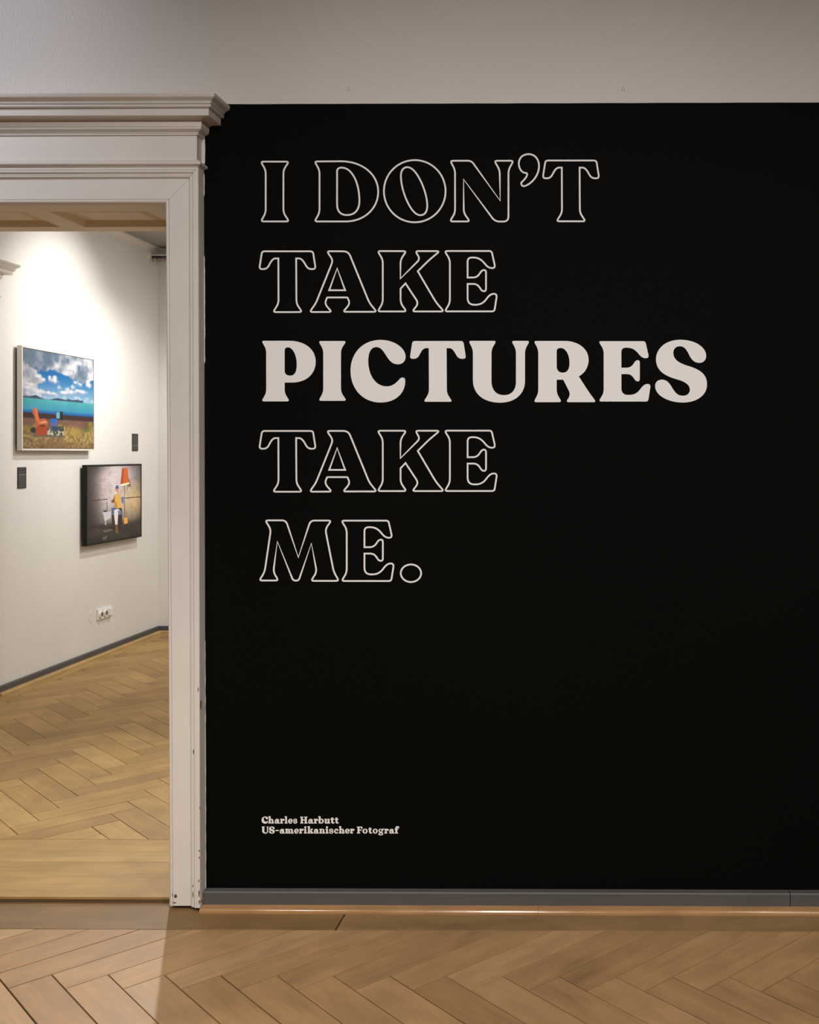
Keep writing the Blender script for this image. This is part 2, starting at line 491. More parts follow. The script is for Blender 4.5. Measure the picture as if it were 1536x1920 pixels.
for i in range(4):
    x0, x1 = (XL, XW2) if ys[i] > WT - 0.03 else (IN_L + 0.002, IN_R - 0.002)
    b = board(floor2, rect(x0, ys[i], x1, ys[i + 1]), 0, Z2 - 0.0004 * (i % 2), M['floor2'], 0.0005)
    if i == 0:
        b.name = 'threshold_board'
# dark riser of the step
riser = box_obj('step_riser', (IN_L, YST + 0.002, -0.02), (IN_R, YST + 0.014, Z2 - 0.002), mat('dark_riser', (0.11, 0.062, 0.026), 0.7), floor2)

# ------------------------------------------------------------------ skirting and beading
def skirting(name, segs, axis, fixed, sgn, zf, h=0.058, p=0.03):
    root = struct(empty(name, (0, 0, 0)))
    for a0, a1 in segs:
        prof = [(0, zf), (p, zf), (p, zf + h - 0.004), (p - 0.003, zf + h - 0.0005), (0, zf + h)]
        bm = bmesh.new(); rows = []
        for a in (a0, a1):
            rows.append([((fixed + sgn * q, a, z) if axis == 'y' else (a, fixed + sgn * q, z)) for q, z in prof])
        vv = grid_strip(bm, rows, close=True)
        for r in vv:
            bm.faces.new(r)
        bm_obj('board', bm, M['grey'], root)
    return root
def beading(name, segs, axis, fixed, sgn, zf, off=0.03, wd=0.035, h=0.0155, material='shoe'):
    root = struct(empty(name, (0, 0, 0)))
    for a0, a1 in segs:
        prof = [(off, zf), (off, zf + h), (off + wd * 0.55, zf + h * 0.93)]
        RB = 0.0105
        c = (off + wd - RB, zf + h * 0.9 - RB)
        prof += [(c[0] + RB * math.sin(t), c[1] + RB * math.cos(t)) for t in [i * math.pi / 24 for i in range(0, 13)]]
        prof += [(off + wd, zf)]
        bm = bmesh.new(); rows = []
        for a in (a0, a1):
            rows.append([((fixed + sgn * q, a, z) if axis == 'y' else (a, fixed + sgn * q, z)) for q, z in prof])
        vv = grid_strip(bm, rows, close=True)
        for r in vv: bm.faces.new(r)
        o = bm_obj('strip', bm, M[material], root, smooth=True)
        o.data.set_sharp_from_angle(angle=math.radians(32))
        add_uv(o.data, (lambda co: (co.y, co.x + co.z)) if axis == 'y' else (lambda co: (co.x, co.y + co.z)))
    return root
XB0 = on_wall(386.5, 1690)[0]
XBJ = on_wall(1482, 1690, -0.03)[0]
skirting('baseboard_back', [(XB0, XBJ - 0.0012), (XBJ + 0.0012, XW2), (XW1, OUT_L)], 'x', 0, -1, 0.0)
XS = on_wall(1009, 1705, -0.05)[0]
beading('trim_3', [(XB0 + 0.002, XS - 0.0004), (XS + 0.0004, XW2), (XW1, OUT_L)], 'x', 0, -1, 0.0)
skirting('baseboard_gallery_left', [(WT, 1.22), (2.90, YF)], 'y', XL, 1, Z2, 0.055, 0.02)
beading('trim_4', [(WT, 1.22), (2.90, YF)], 'y', XL, 1, Z2, 0.02, 0.026, 0.020, 'shoe2')
skirting('baseboard_gallery_far', [(XL, XW2)], 'x', YF, -1, Z2, 0.055, 0.02)
beading('trim_5', [(XL, XW2)], 'x', YF, -1, Z2, 0.02, 0.026, 0.020, 'shoe2')

# ------------------------------------------------------------------ door surround
CAS = [(0, 0), (0, 0.047), (0.0015, 0.049), (0.0085, 0.049), (0.0095, 0.0465), (0.0115, 0.0465), (0.0125, 0.0485), (0.0145, 0.0500), (0.0170, 0.0495),
       (0.0190, 0.0470), (0.0195, 0.0430), (0.0240, 0.0430), (0.0250, 0.0410), (0.0270, 0.0410), (0.0280, 0.0425), (0.0305, 0.0415), (0.0330, 0.0370), (0.0335, 0.0330),
       (0.0350, 0.0325), (0.1015, 0.0325), (0.1022, 0.0295), (0.1035, 0.0295), (0.1042, 0.0335), (0.1075, 0.0355), (0.1110, 0.0345), (0.1138, 0.0310), (0.1146, 0.0260), (0.1146, 0.0)]
def entab(prof_z, xl, xr, frame):
    """moulding with mitred returns; prof_z = [(projection, height)]"""
    bm = bmesh.new(); rows = []
    for p, z in prof_z:
        rows.append([frame(xl - p, 0, z), frame(xl - p, p, z), frame(xr + p, p, z), frame(xr + p, 0, z)])
    grid_strip(bm, rows)
    return bm
def arc(c, r0, r1, a0, a1, n):
    return [(c[0] + r0 * math.cos(math.radians(a0 + (a1 - a0) * i / n)), c[1] + r1 * math.sin(math.radians(a0 + (a1 - a0) * i / n))) for i in range(n + 1)]
CORN = [(0.0, 2.656), (0.128, 2.653), (0.136, 2.651), (0.136, 2.645), (0.1345, 2.6435)]
CORN += [(0.1345 - 0.016 * t + 0.0035 * math.sin(2 * math.pi * t), 2.6435 - 0.0185 * t) for t in [i / 8 for i in range(1, 9)]]
CORN += [(0.1165, 2.625), (0.1165, 2.6225)] + arc((0.1085, 2.6165), 0.0085, 0.006, 80, -60, 6) + [(0.107, 2.611), (0.1055, 2.611), (0.1055, 2.5885), (0.1035, 2.587), (0.080, 2.587)]
CORN += arc((0.080, 2.577), 0.013, 0.010, 90, 180, 5) + [(0.0, 2.5768)]
BED = [(0.0, 2.5775), (0.0665, 2.5775), (0.0665, 2.5645), (0.0645, 2.5625), (0.0645, 2.5605)]
BED += [(0.0645 - 0.015 * t + 0.0025 * math.sin(2 * math.pi * t), 2.5605 - 0.0135 * t) for t in [i / 8 for i in range(1, 9)]]
BED += [(0.0475, 2.546), (0.0475, 2.5425), (0.0, 2.5423)]
FRI = [(0.0, 2.543), (0.0420, 2.543), (0.0420, 2.463), (0.0, 2.463)]
AST = [(0.0, 2.4640), (0.0440, 2.4640), (0.0450, 2.4610)] + [(0.0450 + 0.016 * math.sin(math.pi * t / 2), 2.4610 - 0.0125 * t) for t in [i / 5 for i in range(1, 6)]]
AST += arc((0.0560, 2.4460), 0.006, 0.0045, 60, -80, 5) + [(0.0520, 2.4400), (0.0495, 2.4378), (0.0, 2.4376)]
def surround(name, frame, xo_l, xo_r, parent_kind='structure', foot=0.012, lean=0.0, zfloor=0.0):
    root = struct(empty(name, frame((xo_l + xo_r) / 2, 0, zfloor)))
    inv = Matrix.Translation(root.location).inverted()
    def put(part, bm):
        o = bm_obj(part, bm, M['gloss'], None); o.parent = root; o.matrix_parent_inverse = inv
        return o
    rl, rr = xo_l + 0.0490, xo_r - 0.0490
    put('cornice', entab(CORN, rl, rr, frame))
    put('bed_moulding', entab(BED, rl, rr, frame))
    put('frieze', entab(FRI, rl, rr, frame))
    put('astragal', entab(AST, rl, rr, frame))
    W = 0.1146
    for side in (1, -1):
        bm = bmesh.new(); rows = []
        xo = xo_r if side == 1 else xo_l
        for t, p in CAS:
            tb = t if t < 0.034 else 0.034 + (t - 0.034) * (0.895 if lean else 1.0)
            top = frame(xo - side * t, p, HEAD - t)
            bot = frame(xo - side * tb + (0.0062 if (lean and side == 1) else 0), p, zfloor + foot)
            rows.append([bot, top])
        grid_strip(bm, rows)
        put('casing_upright', bm)
    bm = bmesh.new(); rows = []
    for t, p in CAS:
        g = 0.0008
        rows.append([frame(xo_l + t + g, p, HEAD - t + 0), frame(xo_r - t - g, p, HEAD - t + 0)])
    grid_strip(bm, rows)
    put('casing_head', bm)
    return root, inv
door1, inv1 = surround('door_1', lambda x, p, z: (x, -p, z), OUT_L, OUT_R, lean=1.0)
def put1(name, bm, m, parent=None):
    o = bm_obj(name, bm, m, None)
    if parent is None:
        o.parent = door1; o.matrix_parent_inverse = inv1
    else:
        o.parent = parent; o.matrix_parent_inverse = parent.matrix_world.inverted()
    return o
# jamb linings, with raised fields
for x0, x1, sg in ((IN_R, IN_R + 0.02, -1), (IN_L - 0.02, IN_L, 1)):
    bm = bmesh.new(); box(bm, (x0, 0.001, Z2 - 0.004), (x1, WT - 0.001, SOF + 0.02))
    put1('jamb_lining', bm, M['gloss'])
# panelled soffit
def framed_panel(bm, x0, x1, y0, y1, z, dep):
    """sunk panel in the soffit (opening looks down): moulded slope, flat margin, raised field"""
    loops = [(0.0, 0.0), (0.004, 0.003), (0.018, dep), (0.045, dep), (0.060, dep - 0.007), (0.066, dep - 0.008)]
    rows = []
    for i, h in loops:
        rows.append([(x0 + i, y0 + i, z + h), (x1 - i, y0 + i, z + h), (x1 - i, y1 - i, z + h), (x0 + i, y1 - i, z + h)])
    vv = grid_strip(bm, rows, close=True)
    bm.faces.new(vv[-1])
PX = []
x = IN_R - 0.112
for i in range(3):
    PX.append((x - 0.345, x)); x -= 0.345 + 0.085
PY0, PY1 = 0.100, 0.345
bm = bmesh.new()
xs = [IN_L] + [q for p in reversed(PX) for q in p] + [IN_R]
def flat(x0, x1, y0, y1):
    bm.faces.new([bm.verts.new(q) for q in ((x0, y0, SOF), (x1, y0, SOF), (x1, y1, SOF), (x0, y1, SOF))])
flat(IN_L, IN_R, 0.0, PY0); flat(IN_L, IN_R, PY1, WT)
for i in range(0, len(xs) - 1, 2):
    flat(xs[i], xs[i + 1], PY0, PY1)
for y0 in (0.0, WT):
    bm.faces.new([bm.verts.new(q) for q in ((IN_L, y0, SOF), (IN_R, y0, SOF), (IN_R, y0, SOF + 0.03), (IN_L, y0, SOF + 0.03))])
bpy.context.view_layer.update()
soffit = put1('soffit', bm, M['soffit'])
bpy.context.view_layer.update()
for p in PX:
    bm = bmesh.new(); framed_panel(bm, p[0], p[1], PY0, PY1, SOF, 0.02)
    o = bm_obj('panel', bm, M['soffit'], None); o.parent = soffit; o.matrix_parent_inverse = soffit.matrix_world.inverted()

# chipped paint on the casing (bare wood shows)
def casing_p(t):
    for i in range(len(CAS) - 1):
        if CAS[i][0] <= t <= CAS[i + 1][0] and CAS[i + 1][0] > CAS[i][0]:
            k = (t - CAS[i][0]) / (CAS[i + 1][0] - CAS[i][0])
            return CAS[i][1] + k * (CAS[i + 1][1] - CAS[i][1])
    return 0.05
rnd = random.Random(5)
for (u, v, wd, hg) in ((377.0, 1322, 2.6, 18), (371.5, 1293, 1.4, 10), (363.3, 1409.5, 2.6, 10), (365, 1416, 1.5, 5), (373.4, 1595.6, 2, 3.5), (373.4, 1608, 2, 4.5),
                       (373.4, 1675, 2.4, 13), (362, 1677, 1.5, 12), (322.5, 1678.5, 3.5, 6), (329.0, 1680, 5.5, 7), (373.6, 1691, 2.6, 7), (378, 1690, 2.0, 6), (327, 1692.6, 7, 2), (361.5, 1661, 1.2, 5), (372.5, 1652, 1.4, 6), (374.3, 1515, 1.0, 4)):
    x, z = on_wall(u, v, -0.045)
    lean = 0.0062 * (1 - z / HEAD)
    t = max(0.001, OUT_R + lean - x)
    p = casing_p(min(t, 0.112)) + 0.0012
    x, z = on_wall(u, v, -p)
    s = (DIST - p) / F
    pts = []
    for i in range(9):
        a = 2 * math.pi * i / 9; k = rnd.uniform(0.7, 1.15)
        pts.append((x + math.cos(a) * wd * s * 0.5 * k, z + math.sin(a) * hg * s * 0.5 * k))
    bm = bmesh.new()
    f0 = [bm.verts.new((a, -p, b)) for a, b in pts]; f1 = [bm.verts.new((a, -p + 0.0012, b)) for a, b in pts]
    bm.faces.new(f0)
    for i in range(9):
        bm.faces.new((f0[i], f0[(i + 1) % 9], f1[(i + 1) % 9], f1[i]))
    put1('paint_chip', bm, M['chip'])

# the gallery's own door on its picture wall: same surround, closed leaf
YD1 = on_side(37, 503, XL + 0.13)[0] - 0.136 + 0.049
YD0 = YD1 - 1.665
door2, inv2 = surround('door_2', lambda x, p, z: (XL + p, x, z), YD0, YD1, foot=0.0, zfloor=Z2)
bm = bmesh.new(); box(bm, (XL, YD0 + 0.11, Z2), (XL + 0.012, YD1 - 0.11, HEAD - 0.11))
o = bm_obj('door_leaf', bm, M['gloss']); o.parent = door2; o.matrix_parent_inverse = inv2
for (a, b, c, d) in ((0.2, 0.72, 0.25, 0.95), (0.2, 0.72, 1.15, 2.15), (0.93, 1.46, 0.25, 0.95), (0.93, 1.46, 1.15, 2.15)):
    bm = bmesh.new(); box(bm, (XL + 0.008, YD0 + a, Z2 + c), (XL + 0.022, YD0 + b, Z2 + d), 0.006)
    o = bm_obj('door_panel', bm, M['gloss']); o.parent = door2; o.matrix_parent_inverse = inv2

# ------------------------------------------------------------------ lettering
K = 6.144
def sample(path):
    """path nodes: (x, y, r) = corner rounded over length r; (x, y, 'c', c1x, c1y, c2x, c2y) = reach by cubic"""
    out = []
    n = len(path)
    for i, nd in enumerate(path):
        if len(nd) > 3:
            p0 = path[i - 1]
            x0, y0 = p0[0], p0[1]; x3, y3, _, x1, y1, x2, y2 = nd
            for k in range(1, 17):
                t = k / 16; s = 1 - t
                out.append((s**3 * x0 + 3*s*s*t * x1 + 3*s*t*t * x2 + t**3 * x3, s**3 * y0 + 3*s*s*t * y1 + 3*s*t*t * y2 + t**3 * y3))
        else:
            x, y, r = nd
            if not r:
                out.append((x, y)); continue
            a = path[i - 1]; b = path[(i + 1) % n]
            da = Vector((a[0] - x, a[1] - y)); db = Vector((b[0] - x, b[1] - y))
            ra = min(r, da.length * 0.5); rb = min(r, db.length * 0.5)
            pa = Vector((x, y)) + da.normalized() * ra; pb = Vector((x, y)) + db.normalized() * rb
            for k in range(7):
                t = k / 6; s = 1 - t
                out.append((s*s * pa.x + 2*s*t * x + t*t * pb.x, s*s * pa.y + 2*s*t * y + t*t * pb.y))
    res = []
    for p in out:
        if not res or (Vector(p) - Vector(res[-1])).length > 0.8: res.append(p)
    if (Vector(res[0]) - Vector(res[-1])).length < 0.8: res.pop()
    return res
def ell(cx, cy, rx, ry, n=64):
    return [(cx + rx * math.cos(2 * math.pi * i / n), cy + ry * math.sin(2 * math.pi * i / n)) for i in range(n)]
G = {}
def glyph(ch, ox, oy, *paths):
    G[ch] = [[(ox + x / K, oy + y / K) for x, y in (p if not isinstance(p[0], tuple) or len(p[0]) == 2 else sample(p))] for p in paths]
glyph('I', 480, 280, [(56,143,34),(382,143,34),(318,240,45),(318,732,45),(384,832,34),(58,832,34),(114,732,45),(114,240,45)])
glyph('D', 480, 280, [(676,141,34),(980,139,0),(1410,490,'c',1230,139,1410,290),(1040,832,'c',1410,690,1240,832),(676,832,34),(734,732,45),(734,240,45)],
      [(936,260,0),(990,212,'c',936,225,955,212),(1194,590,'c',1110,212,1192,390),(1050,758,'c',1194,700,1140,758),(936,630,'c',975,758,936,715)])
glyph('O', 710, 280, ell(417.5, 483.5, 355, 358, 96),
      [(258,310,0),(335,207,'c',258,245,285,207),(562,650,'c',440,207,562,490),(480,760,'c',562,720,532,760),(258,310,'c',375,760,258,480)])
glyph('N', 710, 280, [(826,133,34),(1070,133,40),(1402,594,0),(1396,240,45),(1334,133,34),(1556,133,34),(1497,238,45),(1497,833,60),(1342,833,55),(980,346,0),(982,732,45),(1052,832,34),(822,832,34),(882,732,45),(882,238,45)])
glyph("'", 930, 280, [(265,165,0),(378,57,'c',265,100,310,57),(497,195,'c',455,57,497,120),(340,422,'c',497,300,420,390),(293,400,'c',320,430,300,425),(318,360,'c',290,385,300,378),(360,285,'c',345,330,362,310),(325,270,'c',358,270,345,276),(265,165,'c',285,255,265,210)])
glyph('T', 930, 280, [(572,130,30),(1158,130,30),(1190,335,36),(1102,335,42),(1030,212,60),(965,212,0),(968,732,45),(1034,830,34),(698,830,34),(762,732,45),(760,212,0),(695,212,60),(628,335,42),(540,335,36)])
glyph('A', 480, 455, [(818,100,34),(1066,100,60),(1308,695,50),(1394,797,36),(1004,797,34),(1086,705,55),(1056,632,8),(822,632,8),(792,705,55),(876,799,34),(620,800,36),(692,698,45),(890,205,45)],
      [(937,296,0),(1029,549,0),(845,549,0)])
glyph('K', 700, 455, [(50,98,34),(382,98,34),(316,197,45),(314,415,0),(540,190,42),(486,98,34),(768,98,38),(640,205,50),(514,330,0),(725,690,60),(816,793,36),(450,793,34),(524,700,50),(373,470,0),(316,530,0),(316,695,45),(384,793,34),(52,793,34),(111,695,45),(111,195,45)])
glyph('E', 700, 455, [(822,97,34),(1364,97,28),(1408,294,40),(1330,294,48),(1225,172,75),(1088,172,50),(1088,403,0),(1197,402,48),(1255,316,28),(1300,316,30),(1300,560,30),(1255,560,28),(1200,476,48),(1088,476,0),(1088,716,78),(1255,716,75),(1350,590,60),(1428,590,42),(1396,792,28),(824,792,34),(884,695,45),(884,195,45)])
glyph('M', 480, 960, [(108,96,34),(347,96,48),(490,522,0),(630,98,48),(870,98,34),(800,197,48),(898,690,48),(958,793,34),(636,793,34),(702,690,48),(640,362,0),(494,790,30),(430,790,30),(248,338,0),(202,690,48),(260,789,34),(40,789,34),(102,690,48),(174,200,48)])
glyph('.', 640, 960, ell(804, 705, 117, 101, 64))
glyph('P', 480, 620, [(64,117,34),(380,117,0),(690,358,'c',580,117,690,225),(420,598,'c',690,500,580,598),(332,598,0),(332,718,40),(392,815,34),(64,815,34),(120,718,40),(120,215,45)],
      [(332,235,0),(370,193,'c',332,205,345,193),(472,390,'c',430,193,472,290),(400,518,'c',472,470,450,518),(332,460,'c',355,518,332,500)])
glyph('C', 640, 620, [(455,107,0),(742,300,'c',620,107,742,205),(655,388,'c',742,350,710,388),(520,290,'c',590,388,555,345),(405,190,'c',480,225,455,190),(312,345,'c',345,190,312,250),(525,642,'c',312,520,400,642),(665,567,'c',590,642,630,605),(715,541,'c',685,543,700,538),(738,580,'c',732,545,738,560),(455,828,'c',738,720,630,828),(108,465,'c',240,828,108,660),(455,107,'c',108,260,245,107)])
glyph('U', 860, 620, [(114,118,34),(438,118,34),(380,217,45),(380,580,0),(525,743,'c',380,680,430,743),(662,590,'c',610,743,662,685),(662,217,45),(608,118,34),(822,118,34),(766,217,45),(766,580,0),(480,830,'c',766,730,650,830),(166,570,'c',290,830,166,730),(166,217,45)])
glyph('R', 990, 620, [(66,119,34),(420,119,0),(700,335,'c',590,119,700,215),(587,527,'c',700,420,655,490),(705,710,60),(790,824,36),(438,824,34),(494,735,50),(408,565,0),(332,565,0),(332,720,45),(392,824,34),(66,824,34),(120,722,45),(120,215,45)],
      [(332,240,0),(378,200,'c',332,212,348,200),(480,375,'c',440,200,480,280),(405,484,'c',480,440,455,484),(332,410,'c',355,484,332,455)])
glyph('S', 1100, 620, [(1080,105,0),(1378,290,'c',1250,105,1378,190),(1300,371,'c',1378,340,1345,371),(1180,275,'c',1240,371,1205,330),(1075,180,'c',1150,215,1125,180),(1000,255,'c',1030,180,1000,210),(1150,400,'c',1000,330,1060,370),(1388,620,'c',1290,440,1388,490),(1110,828,'c',1388,745,1270,828),(790,640,'c',930,828,790,740),(868,565,'c',790,595,820,565),(985,655,'c',925,565,955,605),(1110,750,'c',1015,705,1045,750),(1190,680,'c',1160,750,1190,720),(1030,558,'c',1190,620,1130,585),(800,330,'c',900,520,800,460),(1080,105,'c',800,200,920,105)])
TH = 0.0010
def solid(bm, loops3d):
    """loops in wall coordinates (x, z): front face with holes and side walls"""
    vs = [[Vector((x, z, 0)) for x, z in lp] for lp in loops3d]
    tris = tessellate_polygon(vs)
    fl = [bm.verts.new((p.x, -0.0006 - TH, p.y)) for lp in vs for p in lp]
    bk = [bm.verts.new((p.x, -0.0006, p.y)) for lp in vs for p in lp]
    for t in tris:
        try: bm.faces.new([fl[i] for i in t])
        except ValueError: pass
    o = 0
    for lp in vs:
        n = len(lp)
        for i in range(n):
            a, b = o + i, o + (i + 1) % n
            try: bm.faces.new((fl[a], fl[b], bk[b], bk[a]))
            except ValueError: pass
        o += n
def ribbon(bm, lp, wd):
    """closed outline stroke of width wd in wall coordinates"""
    n = len(lp); inn, out = [], []
    for i in range(n):
        p, c, q = Vector(lp[i - 1]), Vector(lp[i]), Vector(lp[(i + 1) % n])
        d1 = (c - p).normalized(); d2 = (q - c).normalized()
        n1 = Vector((-d1.y, d1.x)); n2 = Vector((-d2.y, d2.x)); m = (n1 + n2)
        k = max(0.55, m.dot(n1)); m = m * (wd * 0.5 / k)
        inn.append(c + m); out.append(c - m)
    rows = []
    y0, y1 = -0.0006, -0.0006 - TH
    rows = [[(p.x, y0, p.y) for p in inn], [(p.x, y1, p.y) for p in inn], [(p.x, y1, p.y) for p in out], [(p.x, y0, p.y) for p in out]]
    grid_strip(bm, rows, close=True)
STROKE = 3.1 * DIST / F
def text_line(name, letters, label, outlined=True, group=None):
    root = None
    allx = []
    for ch, dx, dy in letters:
        allx.append(on_wall(G[ch][0][0][0] + dx, G[ch][0][0][1] + dy))
    root = empty(name, (min(a[0] for a in allx), -0.0006, min(a[1] for a in allx)))
    tag(root, label, 'lettering', group)
    inv = Matrix.Translation(root.location).inverted()
    for ch, dx, dy in letters:
        loops = [[on_wall(x + dx, y + dy) for x, y in lp] for lp in G[ch]]
        bm = bmesh.new()
        if outlined:
            for lp in loops: ribbon(bm, lp, STROKE)
        else:
            solid(bm, loops)
        o = bm_obj('letter', bm, M['white'])
        o.parent = root; o.matrix_parent_inverse = inv
    return root
text_line('quote_lettering', [('I', 0, 0), ('D', 0, 0), ('O', 0, 0), ('N', 0, 0), ("'", 0, 0), ('T', 0, 0)], "white outlined letters reading I DON'T at the top of the black wall")
text_line('quote_lettering', [('T', -531.4, 170.2), ('A', 0, 0), ('K', 0, 0), ('E', 0, 0)], "white outlined word TAKE between the I DON'T line and PICTURES")
text_line('quote_lettering', [('P', 0, 0), ('I', 107.9, 336.2), ('C', 0, 0), ('T', -249.4, 338.3), ('U', 0, 0), ('R', 0, 0), ('E', 288.3, 169.0), ('S', 0, 0)], 'solid white word PICTURES on the black wall', outlined=False)
text_line('quote_lettering', [('T', -531.4, 506.9), ('A', 0, 336.7), ('K', 0, 336.7), ('E', 0, 336.7)], 'white outlined word TAKE below the solid word PICTURES')
text_line('quote_lettering', [('M', 0, 0), ('E', -193.4, 505.4), ('.', 0, 0)], 'white outlined word ME with full stop, last line of the quote')

# small caption: heavy serif letters, drawn from bars, rings and arcs; unit = photo pixel, x-height 8.6
XH, CAP, ASC = 8.6, 12.6, 13.4
def R_(x0, y0, x1, y1): return [[(x0, y0), (x1, y0), (x1, y1), (x0, y1)]]
def ring(cx, cy, rx, ry, tx, ty, a0=0, a1=360, n=20, tilt=0):
    o, i = [], []
    for k in range(n + 1):
        a = math.radians(a0 + (a1 - a0) * k / n)
        o.append((cx + rx * math.cos(a), cy + ry * math.sin(a)))
        i.append((cx + (rx - tx) * math.cos(a - math.radians(tilt)), cy + (ry - ty) * math.sin(a - math.radians(tilt))))
    return [[o[k], o[k + 1], i[k + 1], i[k]] for k in range(n)]
def disc(cx, cy, r, n=12): return [ell(cx, cy, r, r, n)]
def stem(x, w, h, sl=1.1, sr=1.1, top_l=1.2, top_r=0, base=True, st=1.5):
    out = R_(x, 0, x + w, h)
    if base: out += R_(x - sl, 0, x + w + sr, st)
    if top_l: out += [[(x - top_l, h - st), (x, h - st), (x + w * 0.6, h), (x - top_l, h - 0.4)]]
    return out
def lower(ch):
    S = 3.3
    if ch == 'h': return 10.6, stem(1.1, S, ASC, 1.1, 0.7) + ring(5.9, 5.0, 3.6, 3.6, 3.0, 1.5, 0, 130) + R_(6.4, 0, 9.5, 5.2) + R_(5.7, 0, 10.6, 1.5)
    if ch == 'n': return 10.6, stem(1.1, S, XH, 1.1, 0.7) + ring(5.9, 5.0, 3.6, 3.6, 3.0, 1.5, 0, 130) + R_(6.4, 0, 9.5, 5.2) + R_(5.7, 0, 10.6, 1.5)
    if ch == 'm': return 15.6, stem(1.1, S, XH, 1.1, 0.6) + ring(5.6, 5.0, 3.3, 3.6, 2.9, 1.5, 0, 130) + R_(5.8, 0, 8.9, 5.2) + R_(5.4, 0, 9.6, 1.5) + ring(10.8, 5.0, 3.4, 3.6, 2.9, 1.5, 0, 130) + R_(11.1, 0, 14.2, 5.2) + R_(10.5, 0, 15.6, 1.5)
    if ch == 'a': return 10.0, R_(5.3, 0.4, 8.6, 5.6) + ring(5.0, 5.4, 3.6, 3.2, 3.0, 1.4, 0, 165) + disc(2.5, 6.0, 1.5) + ring(3.9, 2.6, 3.6, 2.8, 2.6, 1.2) + R_(7.4, 0, 10.0, 1.5)
    if ch == 'r': return 8.4, stem(1.1, S, XH, 1.1, 1.1) + ring(6.3, 4.9, 2.5, 3.7, 1.8, 1.8, 60, 170) + disc(6.7, 6.6, 1.7)
    if ch == 'l': return 5.5, stem(1.1, S, ASC, 1.1, 1.1)
    if ch == 'e': return 9.0, ring(4.5, 4.3, 4.5, 4.5, 2.9, 1.4, 0, 325, 24) + R_(2.0, 3.5, 9.0, 4.9)
    if ch == 's': return 8.0, ring(4.0, 6.2, 3.8, 2.6, 2.2, 1.2, 20, 250) + ring(4.0, 2.5, 4.0, 2.7, 2.3, 1.2, -160, 80) + [[(0.6, 6.4), (3.2, 4.8), (7.6, 2.2), (4.8, 3.6)]] + disc(6.4, 6.6, 1.2) + disc(1.4, 2.2, 1.2) + R_(2.6, 3.4, 5.4, 5.4)
    if ch == 'b': return 10.5, stem(1.1, S, ASC, 1.1, 0, base=False) + ring(5.6, 4.3, 4.9, 4.5, 3.0, 1.4)
    if ch == 'u': return 10.6, stem(1.1, S, XH, 0, 0, base=False) + ring(5.2, 3.6, 4.1, 3.8, 3.1, 1.6, 180, 330) + stem(6.4, S, XH, 0, 0.9, base=False) + R_(8.6, 0, 10.6, 1.5)
    if ch == 't': return 6.8, R_(1.3, 2.4, 4.6, 10.8) + R_(0, XH - 1.5, 6.2, XH) + ring(4.5, 2.9, 3.2, 3.1, 2.9, 1.5, 180, 330) + [[(0, XH - 1.5), (1.3, XH - 1.5), (4.6, 10.8), (3.4, 10.8)]]
    if ch == 'i': return 5.5, stem(1.1, S, XH) + disc(2.7, 11.4, 2.0)
    if ch == 'k': return 11.0, stem(1.1, S, ASC, 1.1, 0.6) + [[(3.8, 3.2), (6.0, 3.4), (9.4, 7.6), (7.2, 7.6)], [(4.8, 4.8), (7.2, 6.0), (10.6, 0.8), (7.0, 0.8)]] + R_(5.9, 0, 11.0, 1.5) + R_(5.8, XH - 1.5, 10.3, XH)
    if ch == 'c': return 8.4, ring(4.4, 4.3, 4.4, 4.5, 2.9, 1.4, 35, 325) + disc(6.6, 6.2, 1.7)
    if ch == 'o': return 9.6, ring(4.8, 4.3, 4.8, 4.5, 3.0, 1.2, tilt=12)
    if ch == 'g': return 10.6, ring(4.4, 5.4, 4.2, 3.3, 2.6, 1.1) + ring(4.6, -1.0, 4.6, 2.5, 1.9, 1.3) + R_(1.6, 0.6, 8.4, 2.2) + disc(9.2, 7.8, 1.4) + R_(7.0, 6.8, 9.4, 8.2)
    if ch == 'f': return 7.4, R_(1.3, 0, 4.6, 10.4) + R_(0.1, 0, 6.2, 1.5) + R_(0, XH - 1.5, 6.2, XH) + ring(4.8, 10.2, 3.5, 3.4, 3.1, 1.6, 20, 180) + disc(6.5, 11.2, 1.6)
    if ch == '-': return 6.4, R_(0.2, 4.6, 6.4, 6.4)
    if ch == 'H': return 13.2, stem(1.2, 3.5, CAP, 1.2, 1.0, 0) + R_(0, CAP - 1.5, 5.7, CAP) + stem(8.5, 3.5, CAP, 1.0, 1.2, 0) + R_(7.5, CAP - 1.5, 13.2, CAP) + R_(4.5, 5.6, 8.7, 7.2)
    if ch == 'F': return 10.6, stem(1.2, 3.6, CAP, 1.2, 1.3, 0) + R_(0, CAP - 1.5, 10.0, CAP) + [[(7.0, CAP - 1.5), (10.0, CAP - 0.1), (10.6, CAP - 4.4), (9.4, CAP - 4.4)]] + R_(4.8, 5.6, 7.4, 7.0) + [[(6.6, 5.6), (8.2, 4.0), (8.2, 8.6), (6.6, 7.0)]]
